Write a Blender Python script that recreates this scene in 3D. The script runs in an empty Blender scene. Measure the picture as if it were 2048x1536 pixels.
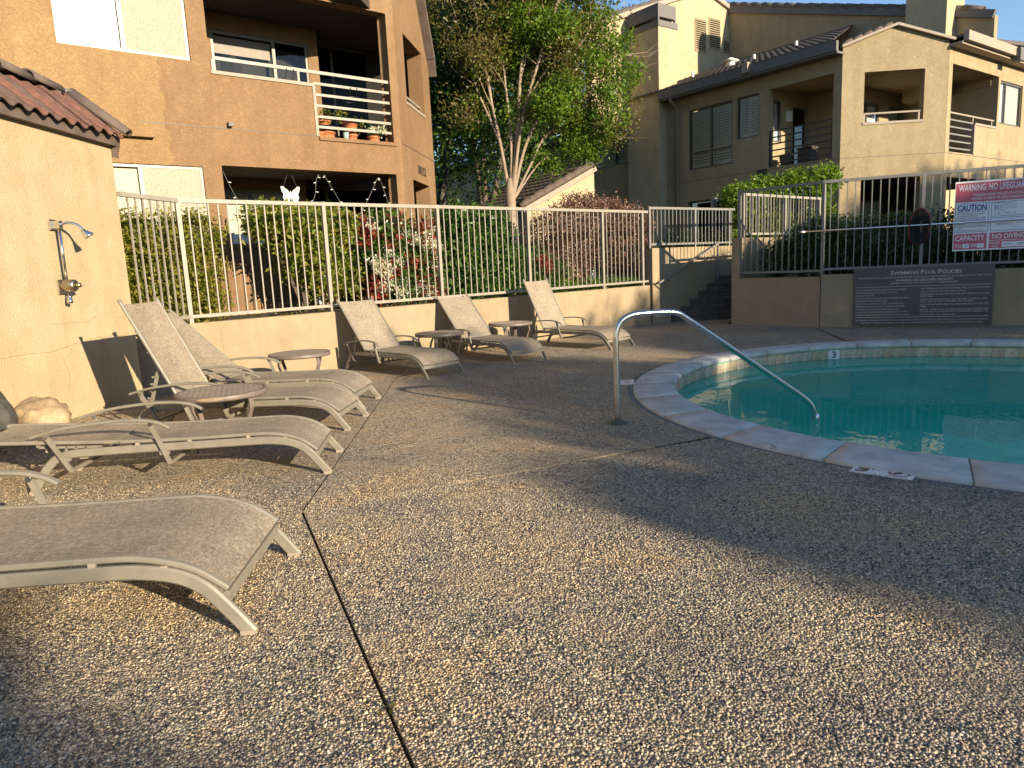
import bpy, bmesh, math, random
import numpy as np
from mathutils import Vector, Matrix, noise

# ------------------------------------------------------------------ camera, sky, sun, exposure
scene = bpy.context.scene
COL = scene.collection
R_ = math.radians
PITCH, ROLL, F_PX, EYE = R_(9.362), R_(-2.698), 1420.0, 1.35
fw = Vector((0, math.cos(PITCH), -math.sin(PITCH)))
u0 = Vector((0, math.sin(PITCH), math.cos(PITCH)))
r0 = Vector((1, 0, 0))
cr = math.cos(ROLL) * r0 + math.sin(ROLL) * u0
cu = -math.sin(ROLL) * r0 + math.cos(ROLL) * u0
cam_data = bpy.data.cameras.new('camera')
cam = bpy.data.objects.new('camera', cam_data)
COL.objects.link(cam)
m = Matrix((cr, cu, -fw)).transposed().to_4x4()
m.translation = Vector((0, 0, EYE))
cam.matrix_world = m
cam_data.sensor_fit = 'HORIZONTAL'
cam_data.sensor_width = 36
cam_data.lens = F_PX / 2048 * 36
cam_data.clip_start = 0.05
cam_data.clip_end = 2000
scene.camera = cam

SUN_AZ, SUN_EL = R_(135), R_(15.5)          # compass-like azimuth from +Y, clockwise
world = bpy.data.worlds.new('World')
scene.world = world
world.use_nodes = True
wn = world.node_tree.nodes
bg = wn['Background']
sky = wn.new('ShaderNodeTexSky')
sky.sky_type = 'NISHITA'
sky.sun_disc = False
sky.sun_elevation = SUN_EL
sky.sun_rotation = SUN_AZ
sky.air_density = 1.0
sky.dust_density = 0.15
sky.ozone_density = 3.0
world.node_tree.links.new(sky.outputs[0], bg.inputs[0])
bg.inputs[1].default_value = 0.105

sd = bpy.data.lights.new('sun', 'SUN')
sd.energy = 4.7
sd.angle = R_(0.5)
sd.color = (1.0, 0.85, 0.62)
sun = bpy.data.objects.new('sun', sd)
COL.objects.link(sun)
sdir = Vector((math.sin(SUN_AZ) * math.cos(SUN_EL), math.cos(SUN_AZ) * math.cos(SUN_EL), math.sin(SUN_EL)))
sun.rotation_euler = sdir.to_track_quat('Z', 'Y').to_euler()
sun.location = sdir * 60
scene.view_settings.view_transform = 'Standard'
scene.view_settings.look = 'None'
scene.view_settings.exposure = 1.15
scene.view_settings.gamma = 1
scene.view_settings.use_curve_mapping = False
scene.cycles.max_bounces = 8
scene.cycles.transparent_max_bounces = 12
scene.cycles.caustics_reflective = False

rng = np.random.default_rng(7)
random.seed(7)

# ------------------------------------------------------------------ materials
def new_mat(name):
    mt = bpy.data.materials.new(name)
    mt.use_nodes = True
    return mt, mt.node_tree.nodes, mt.node_tree.links, mt.node_tree.nodes['Principled BSDF']

def N(nd, t, **kw):
    n = nd.new(t)
    for k, v in kw.items():
        if k in n.inputs:
            n.inputs[k].default_value = v
        else:
            setattr(n, k, v)
    return n

def ramp(nd, stops, interp='LINEAR'):
    r = nd.new('ShaderNodeValToRGB')
    r.color_ramp.interpolation = interp
    el = r.color_ramp.elements
    while len(el) > len(stops):
        el.remove(el[-1])
    while len(el) < len(stops):
        el.new(0.5)
    for e, (p, c) in zip(el, stops):
        e.position = p
        e.color = (*c, 1) if len(c) == 3 else c
    return r

def plain(name, col, rough=0.6, metal=0.0, var=0.12, scale=6.0, bump=0.0, bscale=60.0, spec=0.5):
    mt, nd, lk, b = new_mat(name)
    tc = nd.new('ShaderNodeTexCoord')
    nz = N(nd, 'ShaderNodeTexNoise', Scale=scale, Detail=5.0, Roughness=0.6)
    lk.new(tc.outputs['Object'], nz.inputs['Vector'])
    lo = tuple(max(0, c * (1 - var)) for c in col)
    hi = tuple(min(1, c * (1 + var)) for c in col)
    rp = ramp(nd, [(0.3, lo), (0.7, hi)])
    lk.new(nz.outputs['Fac'], rp.inputs[0])
    lk.new(rp.outputs[0], b.inputs['Base Color'])
    b.inputs['Roughness'].default_value = rough
    b.inputs['Metallic'].default_value = metal
    b.inputs['Specular IOR Level'].default_value = spec
    if bump:
        n2 = N(nd, 'ShaderNodeTexNoise', Scale=bscale, Detail=4.0)
        lk.new(tc.outputs['Object'], n2.inputs['Vector'])
        bp = N(nd, 'ShaderNodeBump', Strength=bump, Distance=0.01)
        lk.new(n2.outputs['Fac'], bp.inputs['Height'])
        lk.new(bp.outputs[0], b.inputs['Normal'])
    return mt

def stucco(name, col, tex=1.0, stain=0.25, stain_col=None, scale=14.0, repaint=None):
    """hand-trowelled stucco: curled ridges, fine sand, broad weathering"""
    mt, nd, lk, b = new_mat(name)
    tc = nd.new('ShaderNodeTexCoord')
    big = N(nd, 'ShaderNodeTexNoise', Scale=0.55, Detail=6.0, Roughness=0.62, Distortion=0.4)
    mid = N(nd, 'ShaderNodeTexNoise', Scale=3.2, Detail=6.0, Roughness=0.65)
    st = nd.new('ShaderNodeMapping'); st.inputs['Scale'].default_value = (2.2, 2.2, 0.22)
    strk = N(nd, 'ShaderNodeTexNoise', Scale=2.0, Detail=5.0, Roughness=0.6)
    lk.new(tc.outputs['Object'], st.inputs[0]); lk.new(st.outputs[0], strk.inputs['Vector'])
    for n in (big, mid):
        lk.new(tc.outputs['Object'], n.inputs['Vector'])
    sc = stain_col or tuple(c * 0.72 for c in col)
    r1 = ramp(nd, [(0.35, sc), (0.62, col)])
    lk.new(big.outputs['Fac'], r1.inputs[0])
    mx = nd.new('ShaderNodeMix'); mx.data_type = 'RGBA'
    mx.inputs[0].default_value = stain
    mx.inputs[6].default_value = (*col, 1)
    lk.new(r1.outputs[0], mx.inputs[7])
    r2 = ramp(nd, [(0.25, (0.80, 0.78, 0.76)), (0.75, (1.08, 1.08, 1.08))])
    lk.new(mid.outputs['Fac'], r2.inputs[0])
    ml = nd.new('ShaderNodeMix'); ml.data_type = 'RGBA'; ml.blend_type = 'MULTIPLY'
    ml.inputs[0].default_value = 0.7
    lk.new(mx.outputs[2], ml.inputs[6]); lk.new(r2.outputs[0], ml.inputs[7])
    r3 = ramp(nd, [(0.38, (0.72, 0.69, 0.66)), (0.6, (1, 1, 1))])
    lk.new(strk.outputs['Fac'], r3.inputs[0])
    ml2 = nd.new('ShaderNodeMix'); ml2.data_type = 'RGBA'; ml2.blend_type = 'MULTIPLY'
    ml2.inputs[0].default_value = 0.28
    lk.new(ml.outputs[2], ml2.inputs[6]); lk.new(r3.outputs[0], ml2.inputs[7])
    outc = ml2.outputs[2]
    if repaint:
        # older coat on one side of a ragged paint edge: (point, axis, colour factor)
        pt, ax, colf = repaint
        dt_ = nd.new('ShaderNodeVectorMath'); dt_.operation = 'DOT_PRODUCT'
        sb_ = nd.new('ShaderNodeVectorMath'); sb_.operation = 'SUBTRACT'; sb_.inputs[1].default_value = pt
        lk.new(tc.outputs['Object'], sb_.inputs[0]); lk.new(sb_.outputs[0], dt_.inputs[0]); dt_.inputs[1].default_value = ax
        en = N(nd, 'ShaderNodeTexNoise', Scale=2.6, Detail=5.0, Roughness=0.6)
        lk.new(tc.outputs['Object'], en.inputs['Vector'])
        ma = N(nd, 'ShaderNodeMath', operation='MULTIPLY_ADD'); ma.inputs[1].default_value = 0.5
        lk.new(en.outputs['Fac'], ma.inputs[0]); lk.new(dt_.outputs['Value'], ma.inputs[2])
        rr_ = ramp(nd, [(0.24, (1, 1, 1)), (0.27, (0, 0, 0))])
        lk.new(ma.outputs[0], rr_.inputs[0])
        m5 = nd.new('ShaderNodeMix'); m5.data_type = 'RGBA'; m5.blend_type = 'MULTIPLY'
        lk.new(rr_.outputs[0], m5.inputs[0]); lk.new(outc, m5.inputs[6]); m5.inputs[7].default_value = (*colf, 1)
        outc = m5.outputs[2]
    lk.new(outc, b.inputs['Base Color'])
    b.inputs['Roughness'].default_value = 0.92
    b.inputs['Specular IOR Level'].default_value = 0.15
    # trowel ridges
    w = N(nd, 'ShaderNodeTexNoise', Scale=scale, Detail=3.0, Roughness=0.55, Distortion=2.2)
    lk.new(tc.outputs['Object'], w.inputs['Vector'])
    rr = ramp(nd, [(0.40, (0, 0, 0)), (0.5, (1, 1, 1)), (0.60, (0, 0, 0))])
    lk.new(w.outputs['Fac'], rr.inputs[0])
    f = N(nd, 'ShaderNodeTexNoise', Scale=90.0, Detail=3.0)
    lk.new(tc.outputs['Object'], f.inputs['Vector'])
    add = N(nd, 'ShaderNodeMath', operation='MULTIPLY_ADD')
    add.inputs[1].default_value = 0.35
    lk.new(f.outputs['Fac'], add.inputs[0]); lk.new(rr.outputs[0], add.inputs[2])
    bp = N(nd, 'ShaderNodeBump', Strength=min(1.0, 0.8 * tex), Distance=0.014)
    lk.new(add.outputs[0], bp.inputs['Height'])
    lk.new(bp.outputs[0], b.inputs['Normal'])
    return mt

def pebble_mat():
    """exposed-aggregate concrete"""
    mt, nd, lk, b = new_mat('exposed_aggregate')
    tc = nd.new('ShaderNodeTexCoord')
    vec = tc.outputs['Object']
    wob = N(nd, 'ShaderNodeTexNoise', Scale=35.0, Detail=2.0)
    lk.new(vec, wob.inputs['Vector'])
    mw = nd.new('ShaderNodeMix'); mw.data_type = 'VECTOR'; mw.inputs[0].default_value = 0.008
    lk.new(vec, mw.inputs[4]); lk.new(wob.outputs['Color'], mw.inputs[5])
    v = N(nd, 'ShaderNodeTexVoronoi', Scale=88.0, Randomness=1.0)
    lk.new(mw.outputs[1], v.inputs['Vector'])
    ve = N(nd, 'ShaderNodeTexVoronoi', feature='DISTANCE_TO_EDGE', Scale=88.0, Randomness=1.0)
    lk.new(mw.outputs[1], ve.inputs['Vector'])
    sep = nd.new('ShaderNodeSeparateColor')
    lk.new(v.outputs['Color'], sep.inputs[0])
    peb = ramp(nd, [(0.0, (0.05, 0.047, 0.047)), (0.16, (0.15, 0.13, 0.11)), (0.32, (0.38, 0.30, 0.205)),
                    (0.56, (0.60, 0.48, 0.325)), (0.70, (0.30, 0.265, 0.225)), (0.88, (0.74, 0.64, 0.475)), (1.0, (0.82, 0.75, 0.62))])
    lk.new(sep.outputs[0], peb.inputs[0])
    # sandy matrix in the gaps
    edge = ramp(nd, [(0.0, (1, 1, 1)), (0.09, (0, 0, 0))])
    lk.new(ve.outputs['Distance'], edge.inputs[0])
    mx = nd.new('ShaderNodeMix'); mx.data_type = 'RGBA'
    lk.new(edge.outputs[0], mx.inputs[0]); lk.new(peb.outputs[0], mx.inputs[6])
    mx.inputs[7].default_value = (0.15, 0.12, 0.09, 1)
    # broad staining, warm where the cement film survives
    big = N(nd, 'ShaderNodeTexNoise', Scale=0.9, Detail=7.0, Roughness=0.6, Distortion=0.5)
    lk.new(vec, big.inputs['Vector'])
    r1 = ramp(nd, [(0.34, (0.74, 0.74, 0.76)), (0.50, (1.0, 0.97, 0.91)), (0.66, (1.32, 1.10, 0.84))])
    lk.new(big.outputs['Fac'], r1.inputs[0])
    ml = nd.new('ShaderNodeMix'); ml.data_type = 'RGBA'; ml.blend_type = 'MULTIPLY'; ml.inputs[0].default_value = 1
    lk.new(mx.outputs[2], ml.inputs[6]); lk.new(r1.outputs[0], ml.inputs[7])
    mp = N(nd, 'ShaderNodeTexNoise', Scale=2.3, Detail=6.0, Roughness=0.7)
    lk.new(vec, mp.inputs['Vector'])
    film = ramp(nd, [(0.48, (0, 0, 0)), (0.68, (0.70, 0.70, 0.70))])
    lk.new(mp.outputs['Fac'], film.inputs[0])
    m2 = nd.new('ShaderNodeMix'); m2.data_type = 'RGBA'
    lk.new(film.outputs[0], m2.inputs[0]); lk.new(ml.outputs[2], m2.inputs[6])
    m2.inputs[7].default_value = (0.44, 0.325, 0.205, 1)
    lk.new(m2.outputs[2], b.inputs['Base Color'])
    b.inputs['Roughness'].default_value = 0.62
    b.inputs['Specular IOR Level'].default_value = 0.35
    # rounded pebbles, uneven heights
    inv = N(nd, 'ShaderNodeMath', operation='MULTIPLY_ADD')
    inv.inputs[1].default_value = -1.0; inv.inputs[2].default_value = 1.0
    lk.new(v.outputs['Distance'], inv.inputs[0])
    hh = N(nd, 'ShaderNodeMath', operation='MULTIPLY_ADD')
    hh.inputs[1].default_value = 0.35
    lk.new(sep.outputs[1], hh.inputs[0]); lk.new(inv.outputs[0], hh.inputs[2])
    bp = N(nd, 'ShaderNodeBump', Strength=1.0, Distance=0.02)
    lk.new(hh.outputs[0], bp.inputs['Height'])
    lk.new(bp.outputs[0], b.inputs['Normal'])
    return mt

def leaf_mat(name, cols, rough=0.45, trans=0.30):
    mt, nd, lk, b = new_mat(name)
    at = nd.new('ShaderNodeAttribute'); at.attribute_name = 'leafmix'
    rp = ramp(nd, [(i / (len(cols) - 1), c) for i, c in enumerate(cols)])
    lk.new(at.outputs['Fac'], rp.inputs[0])
    lk.new(rp.outputs[0], b.inputs['Base Color'])
    b.inputs['Roughness'].default_value = rough
    b.inputs['Specular IOR Level'].default_value = 0.35
    tr = nd.new('ShaderNodeBsdfTranslucent')
    g = nd.new('ShaderNodeMix'); g.data_type = 'RGBA'; g.blend_type = 'MULTIPLY'; g.inputs[0].default_value = 1
    lk.new(rp.outputs[0], g.inputs[6]); g.inputs[7].default_value = (1.5, 1.5, 0.7, 1)
    lk.new(g.outputs[2], tr.inputs['Color'])
    ms = nd.new('ShaderNodeMixShader'); ms.inputs[0].default_value = trans
    lk.new(b.outputs[0], ms.inputs[1]); lk.new(tr.outputs[0], ms.inputs[2])
    lk.new(ms.outputs[0], nd['Material Output'].inputs[0])
    return mt

def glass_mat(name, tint=(0.75, 0.8, 0.8), refl=1.0):
    mt, nd, lk, b = new_mat(name)
    nd.remove(b)
    tr = N(nd, 'ShaderNodeBsdfTransparent'); tr.inputs[0].default_value = (*tint, 1)
    gl = N(nd, 'ShaderNodeBsdfGlossy'); gl.inputs['Roughness'].default_value = 0.02
    fr = N(nd, 'ShaderNodeFresnel'); fr.inputs[0].default_value = 1.5 * refl
    ms = nd.new('ShaderNodeMixShader')
    lk.new(fr.outputs[0], ms.inputs[0]); lk.new(tr.outputs[0], ms.inputs[1]); lk.new(gl.outputs[0], ms.inputs[2])
    lk.new(ms.outputs[0], nd['Material Output'].inputs[0])
    return mt

def water_mat():
    mt, nd, lk, b = new_mat('pool_water')
    nd.remove(b)
    tc = nd.new('ShaderNodeTexCoord')
    mp = nd.new('ShaderNodeMapping'); mp.inputs['Scale'].default_value = (1.0, 0.8, 1.0)
    lk.new(tc.outputs['Object'], mp.inputs[0])
    n1 = N(nd, 'ShaderNodeTexNoise', Scale=5.5, Detail=2.0, Roughness=0.5, Distortion=0.6)
    n2 = N(nd, 'ShaderNodeTexNoise', Scale=0.9, Detail=2.0)
    lk.new(mp.outputs[0], n1.inputs['Vector']); lk.new(tc.outputs['Object'], n2.inputs['Vector'])
    mu = N(nd, 'ShaderNodeMath', operation='MULTIPLY')
    lk.new(n1.outputs['Fac'], mu.inputs[0])
    r = ramp(nd, [(0.40, (0.12, 0.12, 0.12)), (0.65, (1, 1, 1))])
    lk.new(n2.outputs['Fac'], r.inputs[0]); lk.new(r.outputs[0], mu.inputs[1])
    bp = N(nd, 'ShaderNodeBump', Strength=0.30, Distance=0.013)
    lk.new(mu.outputs[0], bp.inputs['Height'])
    tr = N(nd, 'ShaderNodeBsdfTransparent'); tr.inputs[0].default_value = (0.86, 1.0, 0.99, 1)
    gl = N(nd, 'ShaderNodeBsdfGlossy'); gl.inputs['Roughness'].default_value = 0.0
    lk.new(bp.outputs[0], gl.inputs['Normal'])
    fr = N(nd, 'ShaderNodeFresnel'); fr.inputs[0].default_value = 1.33
    lk.new(bp.outputs[0], fr.inputs['Normal'])
    df = N(nd, 'ShaderNodeBsdfDiffuse'); df.inputs[0].default_value = (0.05, 0.78, 0.56, 1)     # light scattered back by the water itself
    mb_ = nd.new('ShaderNodeMixShader'); mb_.inputs[0].default_value = 0.32
    lk.new(tr.outputs[0], mb_.inputs[1]); lk.new(df.outputs[0], mb_.inputs[2])
    ms = nd.new('ShaderNodeMixShader')
    lk.new(fr.outputs[0], ms.inputs[0]); lk.new(mb_.outputs[0], ms.inputs[1]); lk.new(gl.outputs[0], ms.inputs[2])
    lk.new(ms.outputs[0], nd['Material Output'].inputs[0])
    return mt

def sling_mat():
    """woven mesh: crossed threads with paler flecks"""
    mt, nd, lk, b = new_mat('sling_mesh')
    tc = nd.new('ShaderNodeTexCoord')
    outs = []
    for scl in ((30, 420, 30), (300, 36, 300)):
        mp = nd.new('ShaderNodeMapping'); mp.inputs['Scale'].default_value = scl
        lk.new(tc.outputs['Object'], mp.inputs[0])
        nz = N(nd, 'ShaderNodeTexNoise', Scale=1.0, Detail=2.0, Roughness=0.5)
        lk.new(mp.outputs[0], nz.inputs['Vector'])
        outs.append(nz)
    ad = N(nd, 'ShaderNodeMath', operation='ADD')
    lk.new(outs[0].outputs['Fac'], ad.inputs[0]); lk.new(outs[1].outputs['Fac'], ad.inputs[1])
    hf = N(nd, 'ShaderNodeMath', operation='MULTIPLY'); hf.inputs[1].default_value = 0.5
    lk.new(ad.outputs[0], hf.inputs[0])
    rp = ramp(nd, [(0.36, (0.15, 0.122, 0.088)), (0.5, (0.295, 0.242, 0.175)), (0.62, (0.54, 0.455, 0.335))])
    lk.new(hf.outputs[0], rp.inputs[0])
    dn = N(nd, 'ShaderNodeTexNoise', Scale=3.0, Detail=4.0)
    lk.new(tc.outputs['Object'], dn.inputs['Vector'])
    dr = ramp(nd, [(0.35, (0.85, 0.84, 0.84)), (0.65, (1.08, 1.06, 1.04))])
    lk.new(dn.outputs['Fac'], dr.inputs[0])
    ml = nd.new('ShaderNodeMix'); ml.data_type = 'RGBA'; ml.blend_type = 'MULTIPLY'; ml.inputs[0].default_value = 1
    lk.new(rp.outputs[0], ml.inputs[6]); lk.new(dr.outputs[0], ml.inputs[7])
    lk.new(ml.outputs[2], b.inputs['Base Color'])
    b.inputs['Roughness'].default_value = 0.65
    bp = N(nd, 'ShaderNodeBump', Strength=0.35, Distance=0.002)
    lk.new(hf.outputs[0], bp.inputs['Height']); lk.new(bp.outputs[0], b.inputs['Normal'])
    # the weave lets a little light through
    tl = nd.new('ShaderNodeBsdfTranslucent'); lk.new(ml.outputs[2], tl.inputs[0])
    ms = nd.new('ShaderNodeMixShader'); ms.inputs[0].default_value = 0.18
    lk.new(b.outputs[0], ms.inputs[1]); lk.new(tl.outputs[0], ms.inputs[2])
    lk.new(ms.outputs[0], nd['Material Output'].inputs[0])
    return mt

M = {}
M['pebble'] = pebble_mat()
M['house'] = stucco('peach_stucco', (0.475, 0.375, 0.232), 0.42, 0.4, (0.42, 0.31, 0.18), 15)
M['retain'] = stucco('tan_stucco', (0.36, 0.285, 0.185), 0.45, 0.4, (0.30, 0.22, 0.135), 26)
M['orange'] = stucco('orange_stucco', (0.300, 0.190, 0.104), 0.75, 0.9, (0.245, 0.143, 0.075), 16, repaint=((-4.91, 10.97, 0), (0.777, 0.629, 0), (1.22, 1.28, 1.16)))
M['beige'] = stucco('beige_stucco', (0.43, 0.345, 0.215), 0.8, 0.5, (0.36, 0.275, 0.165), 16)
M['cream'] = stucco('cream_stucco', (0.48, 0.395, 0.255), 0.5, 0.4, (0.44, 0.345, 0.21), 16)
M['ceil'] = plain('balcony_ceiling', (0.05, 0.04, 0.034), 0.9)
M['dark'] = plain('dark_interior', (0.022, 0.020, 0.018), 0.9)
M['fence'] = plain('fence_paint', (0.265, 0.235, 0.19), 0.45, 0, 0.10, 9)
M['fence_dark'] = plain('grey_fence_paint', (0.18, 0.17, 0.155), 0.5, 0, 0.10, 9)
M['rail_br'] = plain('brown_railing_paint', (0.055, 0.045, 0.040), 0.5)
M['alu'] = plain('tan_frame_paint', (0.205, 0.182, 0.142), 0.40, 0.0, 0.14, 9)
M['sling'] = sling_mat()
M['table'] = plain('brown_table_paint', (0.150, 0.115, 0.095), 0.5, 0, 0.18, 9, 0.0)
M['steel'] = plain('brushed_steel', (0.56, 0.56, 0.54), 0.24, 1.0, 0.10, 30)
M['chrome'] = plain('chrome', (0.70, 0.70, 0.68), 0.14, 1.0, 0.05)
M['brass'] = plain('worn_brass', (0.42, 0.36, 0.25), 0.35, 1.0, 0.15)
M['flange'] = plain('green_bronze', (0.07, 0.085, 0.06), 0.45, 0.4)
M['coping'] = plain('cast_coping_stone', (0.47, 0.45, 0.41), 0.75, 0, 0.26, 4.5, 0.4, 55)
M['mortar'] = plain('grey_mortar', (0.17, 0.16, 0.145), 0.95, 0, 0.2, 12, 0.4, 60)
M['seam'] = plain('pale_seam', (0.34, 0.26, 0.17), 0.95, 0, 0.2, 12)
M['ptile'] = plain('sand_pool_tile', (0.47, 0.375, 0.26), 0.35, 0, 0.30, 14)
M['plaster'] = plain('teal_pool_plaster', (0.08, 0.90, 0.66), 0.8, 0, 0.14, 1.2)
M['water'] = water_mat()
M['white'] = plain('white_paint', (0.66, 0.66, 0.64), 0.5, 0, 0.04)
M['offwhite'] = plain('offwhite_blind', (0.50, 0.47, 0.38), 0.6, 0, 0.05)
M['shutter'] = plain('white_shutter', (0.84, 0.83, 0.78), 0.45, 0, 0.04)
M['screen'] = plain('insect_screen', (0.285, 0.275, 0.205), 0.7, 0, 0.30, 55)
M['winframe'] = plain('bronze_window_frame', (0.085, 0.075, 0.062), 0.5)
M['winalu'] = plain('grey_window_frame', (0.15, 0.14, 0.125), 0.4, 0.3)
M['glass'] = glass_mat('window_glass', (0.95, 0.96, 0.96))
M['glassd'] = glass_mat('dark_window_glass', (0.14, 0.14, 0.14), 0.80)
M['tile_r'] = plain('red_brown_tile', (0.125, 0.062, 0.045), 0.75, 0, 0.45, 9, 0.3, 70)
M['tile_d'] = plain('dark_brown_tile', (0.105, 0.085, 0.07), 0.8, 0, 0.25, 7, 0.2, 60)
M['tile_m'] = plain('mid_brown_tile', (0.11, 0.08, 0.063), 0.8, 0, 0.25, 7, 0.2, 60)
M['fascia'] = plain('taupe_fascia', (0.30, 0.245, 0.19), 0.7, 0, 0.08)
M['fascia_d'] = plain('slate_fascia', (0.13, 0.12, 0.115), 0.7, 0, 0.08)
M['terra'] = plain('terracotta', (0.46, 0.165, 0.065), 0.8, 0, 0.18, 10)
M['teal_pot'] = plain('blue_glaze', (0.28, 0.40, 0.38), 0.3)
M['soil'] = plain('bark_soil', (0.055, 0.040, 0.028), 0.95, 0, 0.5, 30, 1.0, 45)
M['ground'] = plain('dry_earth', (0.16, 0.13, 0.09), 0.95, 0, 0.3, 4, 0.5, 20)
M['step'] = plain('aged_concrete', (0.085, 0.075, 0.066), 0.9, 0, 0.3, 8, 0.3, 40)
M['rock_d'] = plain('dark_rock', (0.06, 0.056, 0.046), 0.9, 0, 0.5, 7, 1.0, 22)
M['rock_t'] = plain('tan_rock', (0.31, 0.225, 0.13), 0.85, 0, 0.45, 6, 1.0, 26)
M['bark'] = plain('pale_bark', (0.25, 0.185, 0.13), 0.85, 0, 0.30, 7, 0.5, 30)
M['bark_d'] = plain('dark_bark', (0.11, 0.085, 0.065), 0.9, 0, 0.30, 7, 0.6, 30)
M['sign_r'] = plain('faded_red_print', (0.52, 0.085, 0.12), 0.35, 0, 0.12, 5)
M['sign_b'] = plain('blue_print', (0.025, 0.045, 0.21), 0.4, 0, 0.05)
M['sign_k'] = plain('black_ink', (0.025, 0.025, 0.03), 0.5)
M['sign_w'] = plain('white_sign', (0.74, 0.74, 0.76), 0.35, 0, 0.04, 3)
M['sign_g'] = plain('brown_plaque', (0.058, 0.045, 0.045), 0.30, 0, 0.18, 2)
M['sign_t'] = plain('plaque_lettering', (0.52, 0.49, 0.45), 0.45)
M['net'] = plain('black_net', (0.012, 0.012, 0.013), 0.9)
M['netr'] = plain('red_net_rim', (0.16, 0.012, 0.014), 0.5)
M['fixture'] = plain('grey_fixture', (0.22, 0.22, 0.21), 0.4, 0.5)
M['num'] = plain('dark_numerals', (0.05, 0.035, 0.025), 0.6)
M['ink_br'] = plain('brown_tile_ink', (0.11, 0.045, 0.028), 0.4)
M['ink_red'] = plain('red_tile_ink', (0.24, 0.035, 0.03), 0.4)
M['tile_w'] = plain('white_ceramic', (0.70, 0.69, 0.67), 0.3, 0, 0.03)

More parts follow.
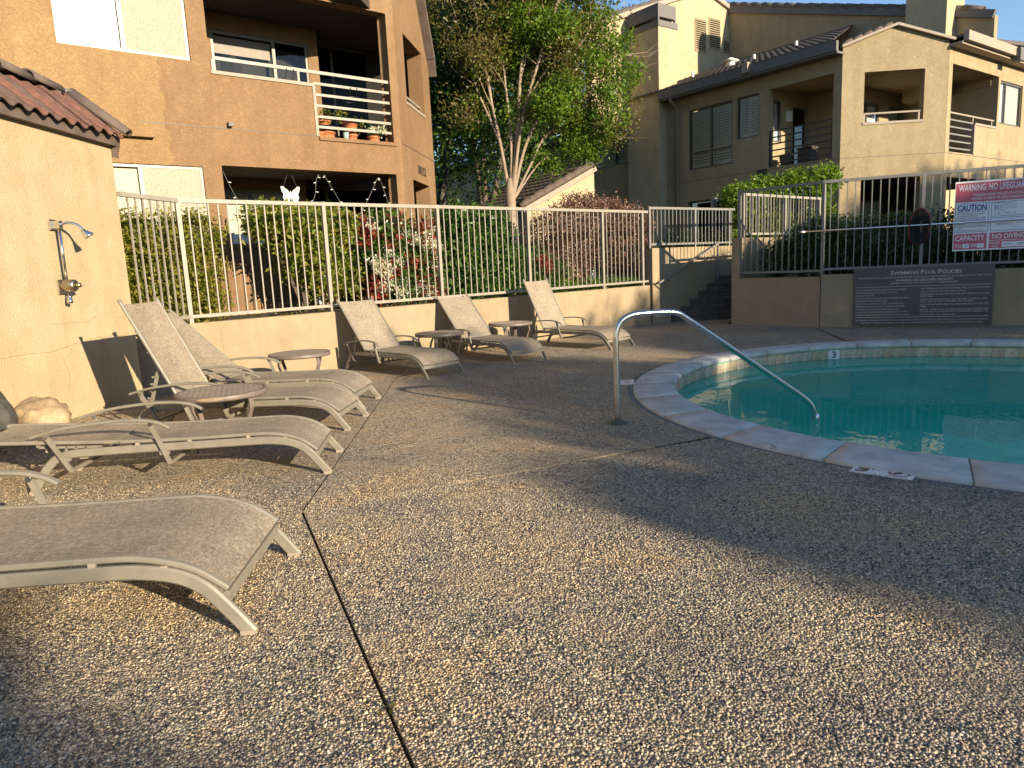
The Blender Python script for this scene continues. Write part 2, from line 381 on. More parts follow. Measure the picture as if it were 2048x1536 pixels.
# ------------------------------------------------------------------ mesh builder
class MB:
    def __init__(s, xf=None):
        s.v, s.f, s.sm = [], [], []
        s.xf = xf
    def add(s, vs, fs, smooth=False):
        n = len(s.v)
        if s.xf:
            vs = [s.xf(*p) for p in vs]
        s.v.extend([tuple(p) for p in vs])
        s.f.extend([tuple(i + n for i in f) for f in fs])
        s.sm.extend([smooth] * len(fs))
        return s
    def box(s, x0, x1, y0, y1, z0, z1):
        vs = [(x, y, z) for z in (z0, z1) for y in (y0, y1) for x in (x0, x1)]
        return s.add(vs, [(0, 2, 3, 1), (4, 5, 7, 6), (0, 1, 5, 4), (2, 6, 7, 3), (0, 4, 6, 2), (1, 3, 7, 5)])
    def bar(s, p, q, w, h, side=None):
        """rectangular bar p-q; w across `side`, h the other way"""
        p, q = Vector(p), Vector(q)
        t = (q - p).normalized()
        if side is None:
            side = t.cross(Vector((0, 0, 1)))
            if side.length < 1e-3:
                side = Vector((1, 0, 0))
        side = Vector(side)
        side = (side - t * side.dot(t)).normalized()
        up = side.cross(t)
        vs = []
        for c in (p, q):
            for a, b in ((-1, -1), (1, -1), (1, 1), (-1, 1)):
                vs.append(c + side * (a * w / 2) + up * (b * h / 2))
        return s.add(vs, [(3, 2, 1, 0), (4, 5, 6, 7), (0, 1, 5, 4), (1, 2, 6, 5), (2, 3, 7, 6), (3, 0, 4, 7)])
    def sweep(s, path, prof, side=None, caps=True, smooth=False, closed=False):
        """sweep a closed 2-D profile [(a,b)] along path; a across side, b along up"""
        P = [Vector(p) for p in path]
        n, k = len(P), len(prof)
        vs = []
        for i, c in enumerate(P):
            if closed:
                t = (P[(i + 1) % n] - P[i - 1]).normalized()
            else:
                t = (P[min(i + 1, n - 1)] - P[max(i - 1, 0)]).normalized()
            sd = Vector(side) if side is not None else t.cross(Vector((0, 0, 1)))
            if sd.length < 1e-4:
                sd = Vector((1, 0, 0))
            sd = (sd - t * sd.dot(t)).normalized()
            up = sd.cross(t)
            pr = prof[i] if isinstance(prof[0][0], (tuple, list)) else prof
            for a, b in pr:
                vs.append(c + sd * a + up * b)
        kk = len(prof[0]) if isinstance(prof[0][0], (tuple, list)) else k
        fs = []
        for i in range(n if closed else n - 1):
            for j in range(kk):
                a, b = i * kk + j, i * kk + (j + 1) % kk
                c, d = ((i + 1) % n) * kk + (j + 1) % kk, ((i + 1) % n) * kk + j
                fs.append((a, b, c, d))
        s.add(vs, fs, smooth)
        if caps and not closed:
            base = len(s.v) - n * kk
            s.f.append(tuple(base + j for j in reversed(range(kk)))); s.sm.append(False)
            s.f.append(tuple(base + (n - 1) * kk + j for j in range(kk))); s.sm.append(False)
        return s
    def tube(s, path, r, seg=8, caps=True):
        P = [Vector(p) for p in path]
        n = len(P)
        rs = r if isinstance(r, (list, tuple)) else [r] * n
        vs, fs = [], []
        ref = None
        for i, c in enumerate(P):
            t = (P[min(i + 1, n - 1)] - P[max(i - 1, 0)])
            t = t.normalized() if t.length > 1e-9 else Vector((0, 0, 1))
            if ref is None:
                ref = t.orthogonal().normalized()
            ref = (ref - t * ref.dot(t))
            ref = ref.normalized() if ref.length > 1e-6 else t.orthogonal().normalized()
            b = t.cross(ref)
            for j in range(seg):
                a = 2 * math.pi * j / seg
                vs.append(c + (ref * math.cos(a) + b * math.sin(a)) * rs[i])
        for i in range(n - 1):
            for j in range(seg):
                fs.append((i * seg + j, i * seg + (j + 1) % seg, (i + 1) * seg + (j + 1) % seg, (i + 1) * seg + j))
        s.add(vs, fs, True)
        if caps:
            base = len(s.v) - n * seg
            s.f.append(tuple(base + j for j in reversed(range(seg)))); s.sm.append(False)
            s.f.append(tuple(base + (n - 1) * seg + j for j in range(seg))); s.sm.append(False)
        return s
    def lathe(s, prof, c=(0, 0, 0), seg=20, ax=None):
        """prof [(r,z)], revolved about z (or axis ax) at c"""
        q = Vector((0, 0, 1)).rotation_difference(Vector(ax)) if ax is not None else None
        vs, fs = [], []
        n = len(prof)
        for r, z in prof:
            for j in range(seg):
                a = 2 * math.pi * j / seg
                p = Vector((r * math.cos(a), r * math.sin(a), z))
                if q:
                    p = q @ p
                vs.append(p + Vector(c))
        for i in range(n - 1):
            for j in range(seg):
                fs.append((i * seg + j, i * seg + (j + 1) % seg, (i + 1) * seg + (j + 1) % seg, (i + 1) * seg + j))
        s.add(vs, fs, True)
        base = len(s.v) - n * seg
        s.f.append(tuple(base + j for j in reversed(range(seg)))); s.sm.append(False)
        s.f.append(tuple(base + (n - 1) * seg + j for j in range(seg))); s.sm.append(False)
        return s
    def prism(s, poly, z0, z1):
        n = len(poly)
        vs = [(x, y, z0) for x, y in poly] + [(x, y, z1) for x, y in poly]
        fs = [tuple(reversed(range(n))), tuple(range(n, 2 * n))] + [(i, (i + 1) % n, n + (i + 1) % n, n + i) for i in range(n)]
        return s.add(vs, fs)
    def vprism(s, poly, d0, d1):
        """polygon in (u,z), thickness along d"""
        n = len(poly)
        vs = [(u, d0, z) for u, z in poly] + [(u, d1, z) for u, z in poly]
        fs = [tuple(range(n)), tuple(reversed(range(n, 2 * n)))] + [(i, n + i, n + (i + 1) % n, (i + 1) % n) for i in range(n)]
        return s.add(vs, fs)
    def slab(s, us, zs, holes, d0, d1):
        """wall in (u,d,z): rectangle us x zs with rectangular holes, front d0, back d1"""
        U = sorted(set([us[0], us[1]] + [h[i] for h in holes for i in (0, 1)]))
        Z = sorted(set([zs[0], zs[1]] + [h[i] for h in holes for i in (2, 3)]))
        U = [u for u in U if us[0] <= u <= us[1]]; Z = [z for z in Z if zs[0] <= z <= zs[1]]
        def full(i, j):
            if i < 0 or j < 0 or i >= len(U) - 1 or j >= len(Z) - 1:
                return False
            uc, zc = (U[i] + U[i + 1]) / 2, (Z[j] + Z[j + 1]) / 2
            return not any(h[0] < uc < h[1] and h[2] < zc < h[3] for h in holes)
        for i in range(len(U) - 1):
            for j in range(len(Z) - 1):
                if not full(i, j):
                    continue
                a, b, c, d = U[i], U[i + 1], Z[j], Z[j + 1]
                s.add([(a, d0, c), (b, d0, c), (b, d0, d), (a, d0, d)], [(0, 1, 2, 3)])
                s.add([(a, d1, c), (b, d1, c), (b, d1, d), (a, d1, d)], [(3, 2, 1, 0)])
                if not full(i - 1, j): s.add([(a, d0, c), (a, d0, d), (a, d1, d), (a, d1, c)], [(0, 1, 2, 3)])
                if not full(i + 1, j): s.add([(b, d0, c), (b, d1, c), (b, d1, d), (b, d0, d)], [(0, 1, 2, 3)])
                if not full(i, j - 1): s.add([(a, d0, c), (a, d1, c), (b, d1, c), (b, d0, c)], [(0, 1, 2, 3)])
                if not full(i, j + 1): s.add([(a, d0, d), (b, d0, d), (b, d1, d), (a, d1, d)], [(0, 1, 2, 3)])
        return s
    def mesh(s, name, mat):
        me = bpy.data.meshes.new(name)
        me.from_pydata(s.v, [], s.f)
        me.polygons.foreach_set('use_smooth', s.sm)
        mats = mat if isinstance(mat, (list, tuple)) else [mat]
        for mm in mats:
            me.materials.append(mm)
        me.update()
        return me

def link(name, me, parent=None, mw=None):
    """object in world coordinates; parented without moving"""
    o = bpy.data.objects.new(name, me)
    COL.objects.link(o)
    if parent is not None:
        o.parent = parent
        o.matrix_parent_inverse = PW[parent.name].inverted()
    w = mw if mw is not None else Matrix.Identity(4)
    PW[o.name] = w.copy()
    o.matrix_basis = w
    return o
PW = {}

def part(name, mb, mat, parent, mw=None, label=None, kind=None):
    o = link(name, mb.mesh(name, mat) if isinstance(mb, MB) else mb, parent, mw)
    if label: o['label'] = label
    if kind: o['kind'] = kind
    return o

def tag(o, label, cat, group=None):
    o['label'] = label; o['category'] = cat
    if group: o['group'] = group
    return o

def thing(name, label, cat, loc=(0, 0, 0), group=None):
    o = link(name, None, None, Matrix.Translation(Vector(loc)))
    o.empty_display_size = 0.2
    return tag(o, label, cat, group)

def solo(name, mb, mat, label, cat, group=None):
    return tag(link(name, mb.mesh(name, mat) if isinstance(mb, MB) else mb), label, cat, group)

def struct(name, mb, mat, parent=None):
    o = link(name, mb.mesh(name, mat), parent)
    if parent is None: o['kind'] = 'structure'
    return o

def copy_tree(o, parent=None):
    c = o.copy()
    COL.objects.link(c)
    if parent is not None:
        c.parent = parent
    for ch in o.children:
        copy_tree(ch, c)
    return c

def FR(O, az):
    """vertical frame: u along compass azimuth az, d outwards to the right of it, z up"""
    e = (math.sin(R_(az)), math.cos(R_(az)))
    def f(u, d, z):
        return (O[0] + u * e[0] + d * e[1], O[1] + u * e[1] - d * e[0], z)
    f.e = e; f.az = az; f.O = O
    return f

def FM(f, u, d, z):
    """matrix of that frame at a point: local x = u, local y = inwards (-d), z up"""
    e = f.e
    mm = Matrix(((e[0], -e[1], 0), (e[1], e[0], 0), (0, 0, 1))).to_4x4()
    mm.translation = Vector(f(u, d, z))
    return mm

def smooth_path(pts, n=4):
    P = [Vector(p) for p in pts]
    out = []
    for i in range(len(P) - 1):
        p0, p1, p2, p3 = P[max(i - 1, 0)], P[i], P[i + 1], P[min(i + 2, len(P) - 1)]
        for k in range(n):
            t = k / n
            out.append(0.5 * ((2 * p1) + (p2 - p0) * t + (2 * p0 - 5 * p1 + 4 * p2 - p3) * t * t + (3 * p1 - p0 - 3 * p2 + p3) * t ** 3))
    out.append(P[-1])
    return out

def rect(w, h):
    return [(-w / 2, -h / 2), (w / 2, -h / 2), (w / 2, h / 2), (-w / 2, h / 2)]

def rrect(w, h, c):
    a, b = w / 2, h / 2
    return [(-a + c, -b), (a - c, -b), (a, -b + c), (a, b - c), (a - c, b), (-a + c, b), (-a, b - c), (-a, -b + c)]

# ------------------------------------------------------------------ lettering (flat print)
_txt = {}
def text_geo(s, bold=0.0):
    key = (s, bold)
    if key not in _txt:
        cu_ = bpy.data.curves.new('t', 'FONT')
        cu_.body = s; cu_.size = 1.0; cu_.resolution_u = 2; cu_.offset = bold
        ob = bpy.data.objects.new('t', cu_)
        COL.objects.link(ob)
        bpy.context.view_layer.update()
        me = bpy.data.meshes.new_from_object(ob.evaluated_get(bpy.context.evaluated_depsgraph_get()))
        vs = np.array([v.co[:2] for v in me.vertices]).reshape(-1, 2)
        fs = [tuple(p.vertices) for p in me.polygons]
        bpy.data.objects.remove(ob); bpy.data.curves.remove(cu_); bpy.data.meshes.remove(me)
        _txt[key] = (vs, fs)
    return _txt[key]

def put_text(mb, s, u, z, h, d, width=None, align='L', bold=0.0):
    """letters with cap height h on plane d; squeezed to width if given"""
    vs, fs = text_geo(s, bold)
    if not len(vs): return
    x0, x1 = vs[:, 0].min(), vs[:, 0].max()
    k = h / 0.70
    kx = k if width is None else width / (x1 - x0)
    w = (x1 - x0) * kx
    off = u - {'L': 0, 'C': w / 2, 'R': w}[align]
    mb.add([((x - x0) * kx + off, d, z + y * k) for x, y in vs], fs)

# ------------------------------------------------------------------ foliage
def leaf_cloud(name, C, size, mat, parent=None, aspect=0.5, mix=None, up=0.35, kind=None, droop=0.0):
    """one joined part of separate leaf-shaped faces at the points C"""
    n = len(C)
    C = np.asarray(C, float)
    a = rng.normal(size=(n, 3)); a[:, 2] += droop
    a /= np.linalg.norm(a, axis=1, keepdims=True)
    nrm = rng.normal(size=(n, 3)); nrm[:, 2] += up * 2
    b = np.cross(nrm, a); b /= np.linalg.norm(b, axis=1, keepdims=True) + 1e-9
    nn = np.cross(a, b)
    L = size * rng.uniform(0.65, 1.25, (n, 1))
    Wd = L * aspect
    V = np.empty((n, 4, 3))
    V[:, 0] = C - a * L * 0.5
    V[:, 1] = C + b * Wd * 0.5 + nn * Wd * 0.12
    V[:, 2] = C + a * L * 0.5
    V[:, 3] = C - b * Wd * 0.5 + nn * Wd * 0.12
    me = bpy.data.meshes.new(name)
    me.vertices.add(4 * n); me.loops.add(4 * n); me.polygons.add(n)
    me.vertices.foreach_set('co', V.ravel())
    me.loops.foreach_set('vertex_index', np.arange(4 * n, dtype=np.int32))
    me.polygons.foreach_set('loop_start', np.arange(0, 4 * n, 4, dtype=np.int32))
    at = me.attributes.new('leafmix', 'FLOAT', 'FACE')
    mx = rng.uniform(0, 1, n) if mix is None else np.clip(mix, 0, 1)
    at.data.foreach_set('value', mx.astype(np.float32))
    me.materials.append(mat)
    me.update(calc_edges=True)
    o = link(name, me, parent)
    if kind: o['kind'] = kind
    return o

def blob_points(blobs, n, clump=0.12, per=14, shell=0.55):
    """leaf positions gathered in twig clumps through ellipsoids (cx,cy,cz,rx,ry,rz[,weight])"""
    B = np.array([list(b) + ([1.0] if len(b) == 6 else []) for b in blobs], float)
    vol = B[:, 3] * B[:, 4] * B[:, 5] * B[:, 6]
    k = max(1, n // per)
    idx = rng.choice(len(B), k, p=vol / vol.sum())
    d = rng.normal(size=(k, 3)); d /= np.linalg.norm(d, axis=1, keepdims=True)
    r = rng.uniform(0, 1, (k, 1)) ** (1 / 3) * (1 - shell) + shell * rng.uniform(0.75, 1.05, (k, 1))
    c = B[idx, :3] + d * r * B[idx, 3:6]
    cm = rng.uniform(0, 1, k)
    p = np.repeat(c, per, axis=0) + rng.normal(size=(k * per, 3)) * clump
    mix = np.repeat(cm, per) * 0.6 + rng.uniform(0, 0.4, k * per)
    return p, mix

def box_points(f, u0, u1, d0, d1, z0, z1, n, jitter=0.05, per=10, clump=0.05):
    k = n // per
    u = rng.uniform(u0, u1, k); z = rng.uniform(z0, z1, k)
    d = rng.uniform(d0, d1, k)
    c = np.array([f(a, b, h) for a, b, h in zip(u, d, z)]) + rng.normal(size=(k, 3)) * jitter
    p = np.repeat(c, per, axis=0) + rng.normal(size=(k * per, 3)) * clump
    return p, np.repeat(rng.uniform(0, 1, k), per) * 0.6 + rng.uniform(0, 0.4, k * per)

# ------------------------------------------------------------------ ground, deck, pool
PC, PR = (5.0, 6.8), 3.77            # outer edge of the coping
IC, IR = (4.95, 6.88), 3.26          # inner edge
DR = PR + 0.05
def circ(c, r, a):
    return (c[0] + r * math.cos(R_(a)), c[1] + r * math.sin(R_(a)))

def ground_sheet():
    bm = bmesh.new()
    def loop(pts):
        vs = [bm.verts.new((x, y, -0.10)) for x, y in pts]
        return [bm.edges.new((vs[i], vs[(i + 1) % len(vs)])) for i in range(len(vs))]
    e = loop([(-400, -400), (400, -400), (400, 600), (-400, 600)])
    e += loop([circ(PC, PR - 0.2, a) for a in range(0, 360, 5)])
    bmesh.ops.triangle_fill(bm, edges=e, use_beauty=True)
    me = bpy.data.meshes.new('ground'); bm.to_mesh(me); bm.free()
    me.materials.append(M['ground'])
    o = link('ground', me); o['kind'] = 'structure'
ground_sheet()

def inset(poly, g):
    n = len(poly)
    area = sum(poly[i][0] * poly[(i + 1) % n][1] - poly[(i + 1) % n][0] * poly[i][1] for i in range(n))
    sgn = 1 if area > 0 else -1
    out = []
    for i in range(n):
        p0, p1, p2 = (Vector(poly[i - 1]), Vector(poly[i]), Vector(poly[(i + 1) % n]))
        a, b = (p1 - p0).normalized(), (p2 - p1).normalized()
        na, nb = Vector((-a.y, a.x)) * sgn, Vector((-b.y, b.x)) * sgn
        mdir = na + nb
        if mdir.length < 1e-6: mdir = na
        mdir.normalize()
        k = g / max(0.3, mdir.dot(na))
        out.append(tuple(p1 + mdir * k))
    return out

Pj = (-1.26, 3.98)
J3a = 203.2
arc = lambda a0, a1, st=2.0: [circ(PC, DR, a) for a in np.arange(a0, a1 + (1e-6 if a1 > a0 else -1e-6), st if a1 > a0 else -st)]
slabs = {
    'front': [Pj, (-5.6, 1.93), (-5.6, -7), (3.39, -7)],
    'pool_front': [Pj, (3.39, -7), (16, -7), (16, 6.8)] + arc(360, J3a),
    'pool_back': [Pj] + arc(J3a, 88) + [(5.60, 13.10), (4.44, 14.5), (5.2, 15.75), (3.3, 15.75), (3.0, 15.33), (-1.55, 11.25), (-1.48, 8.73)],
    'pool_right': arc(88, 0) + [(16, 6.8), (16, 8.9), (8.25, 12.0), (5.60, 13.10)],
    'lounger_strip': [Pj, (-1.48, 8.73), (-1.55, 11.25), (-5.6, 7.72), (-5.6, 1.93)],
}
deck = thing('pool_deck', 'x', 'x'); del deck['label']; del deck['category']; deck['kind'] = 'structure'
for k, poly in slabs.items():
    mb = MB().prism(inset(poly, 0.0065), -0.095, 0.0)
    bm = bmesh.new()
    me = mb.mesh('deck_slab', M['pebble'])
    bm.from_mesh(me)
    bmesh.ops.recalc_face_normals(bm, faces=bm.faces)
    bmesh.ops.triangulate(bm, faces=bm.faces)
    bm.to_mesh(me); bm.free()
    link('deck_slab', me, deck)
# sandy filler in the fine cross joint and mortar ring round the coping
mb = MB(); a = Vector((*Pj, 0)); b = Vector((*circ(PC, DR, J3a), 0)); 
mb.bar(a + Vector((0, 0, -0.0035)), b + Vector((0, 0, -0.0035)), 0.0125, 0.004)
mb.bar(Vector((-5.6, 1.93, -0.0035)), a + Vector((0, 0, -0.0035)), 0.0125, 0.004)
part('joint_filler', mb, M['seam'], deck)
mb = MB(); n = 140
for i in range(n):
    a0, a1 = 360 * i / n, 360 * (i + 1) / n
    q = [circ(PC, PR - 0.03, a0), circ(PC, DR + 0.004, a0), circ(PC, DR + 0.004, a1), circ(PC, PR - 0.03, a1)]
    mb.add([(x, y, -0.006) for x, y in q], [(0, 1, 2, 3)])
part('mortar_ring', mb, M['mortar'], deck)

def pebble_field():
    """half-sunk pebbles standing proud of the slab where they are large enough to be seen singly"""
    n = 175000
    y = np.sqrt(rng.uniform(1.45 ** 2, 4.9 ** 2, n))
    x = rng.uniform(-1, 1, n) * (.80 * y + .25)
    keepp = rng.uniform(0, 1, n) < np.clip((4.9 - y) / 1.5, 0, 1)
    keepp &= np.hypot(x - PC[0], y - PC[1]) > DR + .01
    def seg_d(ax, ay, bx, by):
        dx, dy = bx - ax, by - ay
        t = np.clip(((x - ax) * dx + (y - ay) * dy) / (dx * dx + dy * dy), 0, 1)
        return np.hypot(x - ax - t * dx, y - ay - t * dy)
    for a, b in (((Pj), (3.39, -7)), ((Pj), (-1.48, 8.73))):
        keepp &= seg_d(*a, *b) > .013
    keepp &= ~((np.abs((x - 2.30) * .749 - (y - 4.28) * .663) < .22) & (np.abs((x - 2.30) * .663 + (y - 4.28) * .749) < .13))
    x, y = x[keepp], y[keepp]
    n = len(x)
    r = rng.uniform(.0030, .0066, n) * np.where(rng.uniform(0, 1, n) < .08, 1.35, 1)
    el = rng.uniform(.65, 1.0, n); hz = r * rng.uniform(.55, .95, n)
    th = rng.uniform(0, 2 * np.pi, n)
    base = np.array([(1, 0, 0), (.31, .95, 0), (-.81, .59, 0), (-.81, -.59, 0), (.31, -.95, 0), (.5, .36, .72), (-.19, .59, .72), (-.62, 0, .72), (-.19, -.59, .72), (.5, -.36, .72)])
    bx = base[None, :, 0] * r[:, None]; by = base[None, :, 1] * (r * el)[:, None]; bz = base[None, :, 2] * hz[:, None]
    tx, ty = rng.normal(size=n) * .25, rng.normal(size=n) * .25
    c, s_ = np.cos(th)[:, None], np.sin(th)[:, None]
    V = np.empty((n, 10, 3))
    V[..., 0] = x[:, None] + bx * c - by * s_
    V[..., 1] = y[:, None] + bx * s_ + by * c
    V[..., 2] = bz + (tx[:, None] * bx + ty[:, None] * by) * (base[None, :, 2] > 0) - .0004
    F = [(i, (i + 1) % 5, 5 + (i + 1) % 5, 5 + i) for i in range(5)]
    quads = np.array(F)[None] + (np.arange(n) * 10)[:, None, None]
    tops = np.arange(5, 10)[None] + (np.arange(n) * 10)[:, None]
    loops = np.concatenate([quads.reshape(n, 20), tops], 1).ravel().astype(np.int32)
    starts = (np.array([0, 4, 8, 12, 16, 20])[None] + (np.arange(n) * 25)[:, None]).ravel().astype(np.int32)
    me = bpy.data.meshes.new('aggregate_pebbles')
    me.vertices.add(n * 10); me.loops.add(n * 25); me.polygons.add(n * 6)
    me.vertices.foreach_set('co', V.ravel()); me.loops.foreach_set('vertex_index', loops); me.polygons.foreach_set('loop_start', starts)
    at = me.attributes.new('leafmix', 'FLOAT', 'FACE')
    at.data.foreach_set('value', np.repeat(rng.uniform(0, 1, n), 6).astype(np.float32))
    me.polygons.foreach_set('use_smooth', np.ones(n * 6, bool))
    me.update(calc_edges=True)
    mt, nd, lk, b = new_mat('pebbles')
    a_ = nd.new('ShaderNodeAttribute'); a_.attribute_name = 'leafmix'
    rp = ramp(nd, [(0.0, (0.035, 0.036, 0.040)), (0.24, (0.10, 0.096, 0.095)), (0.40, (0.30, 0.25, 0.18)), (0.58, (0.56, 0.45, 0.30)), (0.70, (0.17, 0.16, 0.155)), (0.86, (0.74, 0.64, 0.46)), (1.0, (0.44, 0.30, 0.20))])
    lk.new(a_.outputs['Fac'], rp.inputs[0])
    tc = nd.new('ShaderNodeTexCoord')
    big = N(nd, 'ShaderNodeTexNoise', Scale=0.9, Detail=7.0, Roughness=0.6, Distortion=0.5)
    lk.new(tc.outputs['Object'], big.inputs['Vector'])
    r1 = ramp(nd, [(0.34, (0.66, 0.66, 0.68)), (0.50, (1.0, 0.97, 0.91)), (0.66, (1.25, 1.06, 0.80))])
    lk.new(big.outputs['Fac'], r1.inputs[0])
    ml = nd.new('ShaderNodeMix'); ml.data_type = 'RGBA'; ml.blend_type = 'MULTIPLY'; ml.inputs[0].default_value = 1
    lk.new(rp.outputs[0], ml.inputs[6]); lk.new(r1.outputs[0], ml.inputs[7])
    mp = N(nd, 'ShaderNodeTexNoise', Scale=2.3, Detail=6.0, Roughness=0.7)
    lk.new(tc.outputs['Object'], mp.inputs['Vector'])
    film = ramp(nd, [(0.50, (0, 0, 0)), (0.70, (0.55, 0.55, 0.55))])
    lk.new(mp.outputs['Fac'], film.inputs[0])
    m2 = nd.new('ShaderNodeMix'); m2.data_type = 'RGBA'
    lk.new(film.outputs[0], m2.inputs[0]); lk.new(ml.outputs[2], m2.inputs[6]); m2.inputs[7].default_value = (0.44, 0.325, 0.205, 1)
    lk.new(m2.outputs[2], b.inputs['Base Color'])
    b.inputs['Roughness'].default_value = .5; b.inputs['Specular IOR Level'].default_value = .35
    me.materials.append(mt)
    o = link('aggregate_pebbles', me, deck); o['kind'] = 'stuff'
pebble_field()

pool = thing('swimming_pool', 'x', 'x', (PC[0], PC[1], 0)); del pool['label']; del pool['category']; pool['kind'] = 'structure'
NS = 28
for i in range(NS):
    a0, a1 = -129.4 + 360 / NS * i + 0.10, -129.4 + 360 / NS * (i + 1) - 0.10
    mb = MB()
    K = 7
    vs, fs = [], []
    dz = random.uniform(-0.002, 0.003)
    for k in range(K):
        a = a0 + (a1 - a0) * k / (K - 1)
        ox, oy = circ(PC, PR, a); ix, iy = circ(IC, IR, a)
        d = Vector((ox - ix, oy - iy)).normalized()
        prof = [(ox, oy, -0.02), (ox, oy, 0.008), (ox - d.x * .012, oy - d.y * .012, 0.018), (ix + d.x * .06, iy + d.y * .06, 0.024),
                (ix + d.x * .02, iy + d.y * .02, 0.016), (ix + d.x * .003, iy + d.y * .003, -0.002), (ix, iy, -0.022),
                (ix + d.x * .006, iy + d.y * .006, -0.042), (ix + d.x * .03, iy + d.y * .03, -0.052), (ix + d.x * .2, iy + d.y * .2, -0.052)]
        vs += [(x, y, z + dz) for x, y, z in prof]
    L = 10
    for k in range(K - 1):
        for j in range(L - 1):
            fs.append((k * L + j, (k + 1) * L + j, (k + 1) * L + j + 1, k * L + j + 1))
    fs.append(tuple(range(L))); fs.append(tuple(reversed(range((K - 1) * L, K * L))))
    mb.add(vs, fs, True)
    mb.sm[-1] = mb.sm[-2] = False
    part('coping_stone', mb, M['coping'], pool)
    # mortar between the stones
    mb = MB(); a = a1 + 0.10
    o_, i_ = circ(PC, PR, a), circ(IC, IR + 0.005, a)
    mb.bar((*o_, -0.004), (*i_, -0.004), 0.012, 0.036)
    part('mortar_joint', mb, M['seam'], pool)
# waterline tiles
TR = IR + 0.028; WZ = -0.175
tw = 2 * math.pi * TR / 137
tme = MB().add([(-tw/2 + .002, 0, -.145), (tw/2 - .002, 0, -.145), (tw/2 - .002, 0, 0), (-tw/2 + .002, 0, 0), (-tw/2 + .004, -.005, -.143), (tw/2 - .004, -.005, -.143), (tw/2 - .004, -.005, -.002), (-tw/2 + .004, -.005, -.002)],
     [(4, 5, 6, 7), (0, 1, 5, 4), (1, 2, 6, 5), (2, 3, 7, 6), (3, 0, 4, 7)]).mesh('waterline_tile', M['ptile'])
tvar = [tme]
for cvar in ((0.40, 0.30, 0.20), (0.53, 0.42, 0.30), (0.46, 0.33, 0.20)):
    t2 = tme.copy(); t2.materials[0] = plain('sand_pool_tile', cvar, 0.35, 0, 0.30, 14); tvar.append(t2)
depth_tile_at = 88.0
for i in range(137):
    a = 360 * i / 137
    x, y = circ(IC, TR, a)
    mm = Matrix.Translation((x, y, -0.054)) @ Matrix.Rotation(R_(a - 90), 4, 'Z')
    part('waterline_tile', random.choice(tvar), None, pool, mm)
mb = MB(); n = 96
for i in range(n):
    a0, a1 = 360 * i / n, 360 * (i + 1) / n
    p, q = circ(IC, TR + 0.004, a0), circ(IC, TR + 0.004, a1)
    r_, s_ = circ(IC, IR - 0.25, a0), circ(IC, IR - 0.25, a1)
    mb.add([(*p, -0.05), (*q, -0.05), (*q, -0.95), (*p, -0.95), (*r_, -1.05), (*s_, -1.05), (*IC, -1.2)], [(0, 1, 2, 3), (3, 2, 5, 4), (4, 5, 6)], True)
part('pool_basin', mb, M['plaster'], pool)
mb = MB(); n = 96
for i in range(n):
    p, q = circ(IC, TR + 0.002, 360 * i / n), circ(IC, TR + 0.002, 360 * (i + 1) / n)
    mb.add([(*p, WZ), (*q, WZ), (*IC, WZ)], [(0, 1, 2)])
struct('pool_water', mb, M['water'])

# raised garden behind the retaining wall, terrace by the buildings
WL = FR((-2.68, 10.16), 48.8)                 # face of the long retaining wall
RW1 = FR((4.47, 14.27), 139.7)                # planter wall, first face
RW2 = FR((5.64, 12.89), 112.2)                # planter wall, second face
def sheet(name, pts, z, mat):
    mb = MB().prism(pts, z - 0.3, z)
    return struct(name, mb, mat)
def xy(p): return (p[0], p[1])
sheet('garden_bed', [xy(WL(-3.2, -.1, 0)), xy(WL(8.1, -.1, 0)), xy(WL(8.0, -6.0, 0)), xy(WL(5, -12, 0)), xy(WL(-5, -6, 0))], 0.79, M['soil'])
sheet('planter_bed', [xy(RW1(0.1, -.08, 0)), xy(RW1(1.78, -.08, 0)), xy(RW2(6, -.08, 0)), xy(RW2(6, -9, 0)), xy(RW1(0.3, -5.0, 0))], 0.86, M['soil'])
sheet('terrace', [(2.2, 17.6), (7.2, 16.9), (30, 12), (60, 60), (-60, 60), (-14, 12), (-3, 17)], 0.93, M['step'])

# ------------------------------------------------------------------ retaining walls and stairs
mb = MB(WL)
mb.slab((-2.6, 7.57), (-0.05, 0.83), [], 0.0, -0.20)
solo('retaining_wall', mb, M['retain'], 'long low tan stucco retaining wall behind the sun loungers', 'wall')
mb = MB()
rw = thing('planter_wall', 'angled stucco planter wall carrying the brown policy plaque', 'wall', (5.64, 12.89, 0))
mb = MB(RW1); mb.slab((0.17, 1.80), (-0.05, 0.915), [], 0.0, -0.19); mb.slab((0.0, 0.17), (-0.05, 1.70), [], 0.0, -0.19)
part('wall_panel', mb, M['retain'], rw)
mb = MB(RW2); mb.slab((0.012, 5.5), (-0.05, 0.945), [], 0.0, -0.19)
part('wall_panel', mb, M['retain'], rw)
SWL = FR((4.47, 14.27), 48.9)                 # stair-side face of the planter's back wall (u runs away)
mb = MB(SWL); mb.slab((0.19, 4.6), (-0.05, 1.70), [], 0.19, 0.0)
part('wall_panel', mb, M['retain'], rw)
STW = FR((3.07, 15.20), 53)                   # wall along the left of the stairs
mb = MB(STW); mb.slab((0.02, 4.6), (-0.05, 1.60), [], 0.0, -0.20)
solo('stair_wall', mb, M['retain'], 'tall stucco wall beside the concrete stairs, striped with railing shadows', 'wall')

